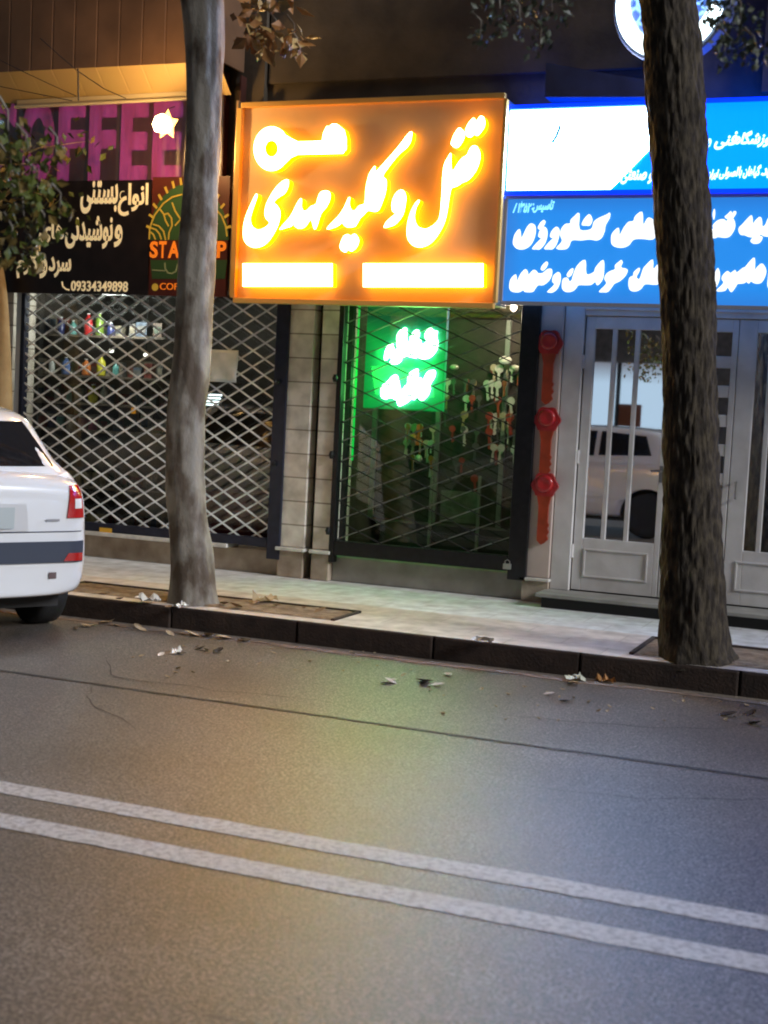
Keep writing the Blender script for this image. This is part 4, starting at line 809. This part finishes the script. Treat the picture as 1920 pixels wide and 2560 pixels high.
tree('thick dark furrowed tree trunk at the kerb in front of the blue signs', [(1742,1660,92),(1738,1625,84),(1732,1500,80),(1731,1389,75),(1729,1273,72),(1728,1157,70),(1727,1040,68),(1726,926,67),(1722,800,68),(1718,694,69),(1708,580,70),(1700,463,71),(1694,345,71),(1687,231,72),(1680,115,69),(1668,0,66),(1660,-80,68)], -1.83, bark2, .013, 5.5, 9, True, 5.1,
     [(-1.1,.4,1.2,.09),(1.0,.5,1.2,.09),(.1,-.6,1.7,.09),(-.4,.9,.9,.06)], (4200,.24,.10), leafd, 110, 240)
tree('slender yellow lit tree against the wall at the left end of the grille', [(6,1420,26),(2,1300,25),(6,1157,25),(8,1000,24),(6,850,21),(0,740,19),(-14,640,16),(-30,560,14)], -.38, mat('tan_bark', (.5,.36,.18), .7, col2=(.36,.24,.10), vscale=6, bump=.3), .005, 1.5, 1.5, False, 8.3,
     [(.15,-.15,.55,.03),(-.3,-.2,.6,.03),(.32,-.1,.3,.02)], (700,.13,.085), leafg)
# hanging twigs: leaves at the left edge and at the top
def spray(name, lbl, blobs, y, n, sz, lm, seed):
    rr = random.Random(seed); t = thing(name, lbl, 'foliage', PY(*blobs[0][:2], y)); mb = MB(); tw = MB()
    for (cx, cy, rx, ry) in blobs:
        c = PY(cx, cy, y); a = PY(cx-rx*.5, cy-ry-30, y)
        tw.tube([a, a.lerp(c, .5)+Vector((.02,0,.01)), c], [.006,.004,.002], 5)
        for q in range(int(n*rx*ry/1000)+3):
            while True:
                u, v = rr.uniform(-1,1), rr.uniform(-1,1)
                if u*u+v*v < 1: break
            p = PY(cx+u*rx, cy+v*ry, y+rr.gauss(0,.09)); leafmesh(mb, p, sz, rr, rr.choice([0,1]))
    mb.build('leaves', lm, t, fix=False); tw.build('twigs', bark1, t); keep_at(t); return t
spray('hanging_foliage', 'dense green leafy branch hanging at the left edge over the banner', [(20,330,45,60),(70,380,60,40),(30,450,60,60),(95,470,60,40),(150,520,40,30),(60,540,60,50),(110,580,45,45),(30,620,40,60),(80,640,35,35),(140,380,35,30)], -5.8, 11, .045, leafg, 4)
spray('hanging_foliage', 'small sprig of yellow brown leaves hanging at the top beside the smooth trunk', [(640,95,35,30),(690,85,35,28),(735,95,35,28),(660,125,25,22),(740,125,22,18),(690,5,60,20),(620,30,30,40)], -3.6, 14, .085, leafb, 9)
spray('hanging_foliage', 'blurred dark green foliage at the top right corner', [(1850,60,55,60),(1800,20,50,50),(1880,130,40,30),(1810,130,30,40)], -5.0, 30, .03, leafd, 12)
spray('hanging_foliage', 'faint olive foliage high above the gap between orange and white signs', [(1300,60,60,50),(1250,20,60,40),(1380,30,60,50),(1350,110,40,30),(1200,90,40,30)], -5.0, 16, .03, leafd, 13)
# ------------------------------------------------------------------ litter and leaves
def fallen(lbl, grp, pts, z, m, sz, seed, name='fallen_leaf', cat='leaf'):
    rr = random.Random(seed)
    for k, (px, py) in enumerate(pts):
        p = PZ(px, py, z); s = sz*rr.uniform(.7,1.3); an = rr.uniform(0, 6.28)
        pr = [(0,0),(.35,.28),(.8,.2),(1,0),(.75,-.22),(.3,-.25)]; vs = []
        for u, v in pr: vs.append(((u-.5)*s, v*s, .006+.25*s*abs(v)+.2*s*u*u))
        vs.append((0,0,.004)); mb = MB(); mb.add(vs, [(i, (i+1) % 6, 6) for i in range(6)])
        o = mb.build(name, m, fix=False); o.location = p; o.rotation_euler = (rr.uniform(-.2,.2), rr.uniform(-.2,.2), an); tag(o, lbl, cat, grp)
dryl = mat('dry_leaf', (.42,.32,.20), .7, var=.3); palel = mat('pale_scrap', (.62,.56,.5), .7); darkl = mat('dark_leaf', (.03,.02,.015), .8)
rr = random.Random(21)
fallen('dry tan leaf lying in the gutter under the kerb', 'leaves in the gutter', [(190,1575),(215,1568),(235,1566),(262,1560),(278,1556),(288,1566),(345,1570),(352,1577),(425,1588),(480,1590),(520,1592),(612,1604),(560,1598),(1430,1712)], 0, dryl, .10, 1)
fallen('small pale leaf fragment scattered on the asphalt', 'fragments on the asphalt', [(rr.uniform(60,1850), 0) for _ in range(0)] + [(330+rr.uniform(0,700), 1640+rr.uniform(-25,60)) for _ in range(26)] + [(1050+rr.uniform(0,850), 1735+rr.uniform(-25,70)) for _ in range(34)], 0, dryl, .035, 2)
fallen('pale curled leaf lying on the road below the kerb', 'pale curled leaves', [(438,1632),(452,1636),(402,1640),(976,1708),(982,1704),(1094,1716),(1372,1738),(1120,1690)], 0, palel, .075, 3)
fallen('dark curled leaf lying on the road below the kerb', 'dark curled leaves', [(500,1625),(515,1628),(545,1632),(964,1712),(1060,1712),(1412,1756),(1820,1790),(1878,1788),(1888,1812),(1062,1706)], 0, darkl, .085, 4)
fallen('brown leaf lying in the tree pit around the smooth trunk', 'leaves in the tree pit', [(300,1500),(560,1512),(590,1518),(640,1510),(760,1522),(800,1530),(260,1488),(420,1520),(690,1516)], .165, mat('brown_leaf', (.2,.12,.06), .8), .085, 5)
def scrap(lbl, px, py, z, s, m, seed, cat='litter', name='paper_scrap'):
    rr = random.Random(seed); p = PZ(px, py, z); n = 5; mb = MB()
    vs = [((i/n-.5)*s+rr.uniform(-.1,.1)*s, (j/n-.5)*s*.6, .004+abs(rr.gauss(0,.16))*s) for i in range(n+1) for j in range(n+1)]
    mb.add(vs, [(i*(n+1)+j, (i+1)*(n+1)+j, (i+1)*(n+1)+j+1, i*(n+1)+j+1) for i in range(n) for j in range(n)])
    o = mb.build(name, m, fix=False); o.location = p; o.rotation_euler = (0, 0, rr.uniform(0, 3)); tag(o, lbl, cat)
whp = mat('litter_white', (.75,.73,.68), .6)
scrap('crumpled white wrapper on the kerb left of the smooth trunk', 372, 1505, .16, .15, whp, 1); scrap('white and dark scrap of litter against the foot of the smooth trunk', 452, 1519, .16, .10, whp, 2)
scrap('tan crumpled paper in the tree pit right of the smooth trunk', 662, 1505, .165, .15, mat('litter_tan', (.5,.38,.2), .7), 3)
scrap('pale upright scrap of paper against the kerb right of centre', 1438, 1702, .0, .11, mat('litter_cream', (.6,.6,.48), .7), 4); scrap('orange brown crumpled wrapper against the kerb', 1512, 1706, .0, .12, mat('litter_brown', (.42,.2,.06), .6), 5)
scrap('flat white scrap lying on the kerb edge in the middle', 1208, 1607, .155, .13, whp, 6); scrap('small white litter on the road by the gutter', 440, 1633, 0, .1, whp, 7)
# ------------------------------------------------------------------ cars
def ev(o):
    dg = bpy.context.evaluated_depsgraph_get(); me = bpy.data.meshes.new_from_object(o.evaluated_get(dg)); o.modifiers.clear(); o.data = me
white = mat('white_car_paint', (.72,.73,.74), .22, coat=1.)
carglass = mat('car_glass', (.012,.012,.014), .05, spec=.8); trimm = mat('bumper_strip', (.035,.045,.07), .45); rubber = mat('tyre_rubber', (.012,.012,.012), .8, bump=.3); lampr = mat('red_lens', (.40,.008,.008), .15, coat=1.); lampw = mat('clear_lens', (.7,.7,.68), .15)
def make_car(lbl, loc, rz):
    t = thing('parked_car', lbl, 'car', (0,0,0))
    # stations: x (0 = rear end, negative forward), half width, z bottom, z belt, crown
    stn = [(-.005,.60,.34,.60,.0),(0,.70,.31,.94,.02),(-.03,.76,.30,1.00,.03),(-.10,.80,.28,1.04,.04),(-.25,.822,.26,1.05,.05),(-.7,.83,.24,1.03,.05),(-1.4,.835,.22,.99,.05),(-2.2,.835,.22,.95,.05),(-2.75,.83,.22,.93,.07),(-3.2,.815,.24,.86,.07),(-3.55,.77,.26,.76,.06),(-3.75,.68,.28,.66,.04),(-3.82,.52,.34,.56,.02)]
    ring = []
    for X, wv, zb, zt, cr in stn:
        h = zt-zb
        half = [(0,zb),(.6,zb),(.92,zb+.02*h),(.985,zb+.1*h),(1.0,zb+.3*h),(1.0,zb+.42*h),(.985,zb+.62*h),(.975,zb+.8*h),(.94,zb+.93*h),(.86,zt),(.5,zt+cr*.7),(0,zt+cr)]
        L = [(X, wv*a, z) for a, z in half] + [(X, -wv*a, z) for a, z in reversed(half[1:-1])]
        ring.append(L)
    n = len(ring[0]); mb = MB(); vs = [v for L in ring for v in L]
    fs = [(i*n+j, i*n+(j+1) % n, (i+1)*n+(j+1) % n, (i+1)*n+j) for i in range(len(ring)-1) for j in range(n)] + [tuple(range(n)), tuple(reversed(range((len(ring)-1)*n, len(ring)*n)))]
    mb.add(vs, fs); body = mb.build('body', [white, dark], t, smooth=True)
    body.modifiers.new('s', 'SUBSURF').levels = 2; body.modifiers['s'].render_levels = 2
    for xx in (-.62, -3.06):
        c = MB(); c.lathe((xx, 0, .30), [(.345,-.95),(.345,.95)], 40, 'Y'); co = c.build('cut', dark)
        # the arches: cut only the outer 25 cm of each side
        c = None; cs = []
        for sy in (-1, 1):
            q = MB(); q.lathe((xx, sy*.78, .30), [(.345,-.2),(.345,.2)], 40, 'Y'); cs.append(q.build('cut', dark))
        bpy.data.objects.remove(co)
        for q in cs: bo = body.modifiers.new('b', 'BOOLEAN'); bo.operation = 'DIFFERENCE'; bo.object = q; bo.solver = 'EXACT'
        body['cuts'] = 1
        ev(body)
        for q in cs: bpy.data.objects.remove(q)
    for p_ in body.data.polygons: p_.use_smooth = True
    del body['cuts']
    # greenhouse
    gst = [(-.12,.70,1.035,1.05,.0),(-.22,.705,1.035,1.14,.10),(-.50,.71,1.03,1.375,.115),(-.62,.71,1.02,1.415,.12),(-1.1,.715,1.0,1.44,.13),(-1.8,.715,.98,1.43,.13),(-2.2,.70,.96,1.36,.12),(-2.85,.68,.94,1.0,.02)]
    def gring(X, wv, zb, zt, ti, k=1.): return [(X, (wv+.06)*k, zb-.04), (X, wv*k, zb+.04*k), (X, (wv-ti)*k, zt-.05), (X, (wv-ti-.06)*k, zt-.008), (X, (wv-ti)*.5*k, zt+.012), (X, 0, zt+.016)]
    mb = MB(); vs = []; 
    for s_ in gst:
        L = gring(*s_); L = L + [(x, -y, z) for x, y, z in reversed(L[:-1])]; vs += L
    n = 11; fs = [(i*n+j, i*n+j+1, (i+1)*n+j+1, (i+1)*n+j) for i in range(len(gst)-1) for j in range(n-1)] + [tuple(range(n)), tuple(reversed(range((len(gst)-1)*n, len(gst)*n)))]
    mb.add(vs, fs); gh = mb.build('cabin', white, t, smooth=True); gh.modifiers.new('s', 'SUBSURF').levels = 2; gh.modifiers['s'].render_levels = 2; ev(gh)
    dg_bvh = None
    from mathutils.bvhtree import BVHTree
    def bvh(o): return BVHTree.FromPolygons([v.co for v in o.data.vertices], [p_.vertices for p_ in o.data.polygons])
    T = bvh(gh)
    def patch(name, corners, direction, m, lift=.004, nu=12, nv=8, tree_=None):
        """panel laid on the body: a bilinear patch of rays along direction"""
        TT = tree_ or T; a, b, c, d = [Vector(q) for q in corners]; vs = []; dr = Vector(direction)
        for i in range(nu+1):
            for j in range(nv+1):
                u, v = i/nu, j/nv; p_ = (a*(1-u)+b*u)*(1-v)+(d*(1-u)+c*u)*v; hit = TT.ray_cast(p_, dr, 2.0)
                vs.append(hit[0]-dr*lift if hit[0] is not None else p_+dr*.5)
        mb = MB(); mb.add(vs, [(i*(nv+1)+j, (i+1)*(nv+1)+j, (i+1)*(nv+1)+j+1, i*(nv+1)+j+1) for i in range(nu) for j in range(nv)]); return mb.build(name, m, t, smooth=True, fix=False)
    patch('rear_window', [(.6,-.60,1.10),(.6,.60,1.10),(.6,.50,1.35),(.6,-.50,1.35)], (-1,0,0), carglass)
    patch('windscreen', [(-3.6,-.58,1.05),(-3.6,.58,1.05),(-3.6,.5,1.36),(-3.6,-.5,1.36)], (1,0,0), carglass)
    for sy in (-1, 1):
        patch('side_window', [(-1.32,sy*1.3,1.05),(-.62,sy*1.3,1.08),(-.72,sy*1.3,1.33),(-1.32,sy*1.3,1.37)], (0,-sy,0), carglass)
        patch('side_window', [(-2.30,sy*1.3,1.02),(-1.38,sy*1.3,1.04),(-1.38,sy*1.3,1.37),(-1.95,sy*1.3,1.36)], (0,-sy,0), carglass)
    TB = bvh(body)
    patch('bumper_strip', [(.6,-.74,.52),(.6,.74,.52),(.6,.74,.655),(.6,-.74,.655)], (-1,0,0), trimm, .012, 24, 3, TB)
    for sy in (-1, 1):
        patch('tail_lamp', [(.6,sy*.735,.80),(.6,sy*.61,.80),(.6,sy*.63,1.0),(.6,sy*.715,1.0)], (-1,0,0), lampr, .01, 8, 6, TB)
        patch('reversing_lamp', [(.6,sy*.715,.86),(.6,sy*.66,.86),(.6,sy*.66,.92),(.6,sy*.71,.92)], (-1,0,0), lampw, .014, 4, 4, TB)
        patch('reflector', [(.6,sy*.735,.53),(.6,sy*.60,.53),(.6,sy*.63,.58),(.6,sy*.735,.58)], (-1,0,0), lampr, .018, 6, 3, TB)
        patch('headlight', [(-4.4,sy*.60,.60),(-4.4,sy*.3,.58),(-4.4,sy*.36,.68),(-4.4,sy*.62,.70)], (1,0,0), lampw, .01, 6, 4, TB)
    patch('plate', [(.6,-.26,.74),(.6,.26,.74),(.6,.26,.87),(.6,-.26,.87)], (-1,0,0), mat('number_plate', (.45,.5,.5), .5), .02, 6, 3, TB)
    patch('tailgate_recess', [(.6,-.36,.72),(.6,.36,.72),(.6,.34,.89),(.6,-.34,.89)], (-1,0,0), mat('recess_white', (.6,.6,.6), .4), .008, 12, 4, TB)
    patch('badge', [(.6,.47,.78),(.6,.56,.78),(.6,.56,.795),(.6,.47,.795)], (-1,0,0), mat('badge_grey', (.3,.3,.32), .3, .6), .01, 3, 1, TB)
    patch('badge', [(.6,.51,.42),(.6,.56,.42),(.6,.56,.46),(.6,.51,.46)], (-1,0,0), mat('badge_dark', (.12,.08,.08), .3, .3), .01, 3, 2, TB)
    patch('bumper_seam', [(.6,-.72,.712),(.6,.72,.712),(.6,.72,.718),(.6,-.72,.718)], (-1,0,0), trimm, .006, 24, 1, TB)
    mb = MB(); mb.box(-3.5, -.2, -.68, .68, .2, .42); mb.build('underbody', dark, t)
    for sy in (-1, 1):
        for xx in (-.62, -3.06):
            wh = bpy.data.objects.new('wheel', None); COL.objects.link(wh); wh.parent = t; wh.location = (xx, sy*.73, .3)
            mb = MB(); mb.lathe((0,0,0), [(.19,-.085),(.27,-.095),(.295,-.08),(.30,-.04),(.30,.04),(.295,.08),(.27,.095),(.19,.085)], 36, 'Y'); mb.build('tyre', rubber, wh, smooth=True)
            mb = MB(); mb.lathe((0,0,0), [(.02,-.05),(.19,-.055),(.195,.055),(.02,.05)], 28, 'Y')
            for q in range(6): a = q*math.pi/3; mb.bar((.05*math.cos(a), sy*.06, .05*math.sin(a)), (.17*math.cos(a), sy*.062, .17*math.sin(a)), .045, .02, nrm=Vector((0,sy,0)))
            mb.build('rim', mat('rim', (.25,.25,.26), .35, .7), wh)
    for sy in (-1, 1): mb = MB(); mb.lathe((-2.28, sy*.9, 1.0), [(.03,-.05),(.09,-.02),(.09,.02),(.05,.06)], 12, 'X'); mb.build('mirror', white, t, smooth=True)
    t.location = loc; t.rotation_euler = (0, 0, rz); return t
th = math.radians(30); cc = PY(217, 1400, -2.66); CARX, CARY = cc.x-.78*math.sin(th), cc.y-.78*math.cos(th)
car = make_car('white hatchback parked at the kerb, its rear end showing at the left edge', (CARX, CARY, -.038), 0); car.rotation_euler = (0, math.radians(3.5), -th)
c2 = car.copy(); COL.objects.link(c2); tag(c2, 'white hatchback across the road, seen only mirrored in the grey door glass', 'car')
for ch in car.children:
    k = ch.copy(); COL.objects.link(k); k.parent = c2
    for gch in ch.children: k2 = gch.copy(); COL.objects.link(k2); k2.parent = k
c2.location = (-2.9, -8.75, 0); c2.rotation_euler = (0, 0, 0)

# ------------------------------------------------------------------ the shop across the road, mirrored in the door glass
op = thing('opposite_shop', 'pale shopfront across the road, seen only mirrored in the grey door glass', 'building', (-7, -24, 0))
mb = MB(); mb.box(-13, 3, -25, -24, 0, 5); mb.build('wall', mat('opposite_wall', (.3,.28,.26), .8, var=.3), op)
mb = MB(); mb.box(-8.6, -5.2, -23.99, -23.94, .9, 2.9); mb.build('shop_window', glowface('shop_window_glow', (-6.9, 1.9), 1.7, 1., (.55,.75,.95), .9, (.4,.42,.5), .5, .5), op)
mb = MB(); mb.box(-7.5,-6.9,-23.93,-23.9,.9,1.9); mb.build('door', mat('orange_door', (.5,.15,.06), .5), op)
for q in (-8.6,-7.5,-6.3,-5.2): mb = MB(); mb.box(q-.05,q+.05,-23.93,-23.88,.9,2.9); mb.build('mullion', dark, op)
keep_at(op)
sheet('far_pavement', -40, 40, -24, -22, .01, pave)
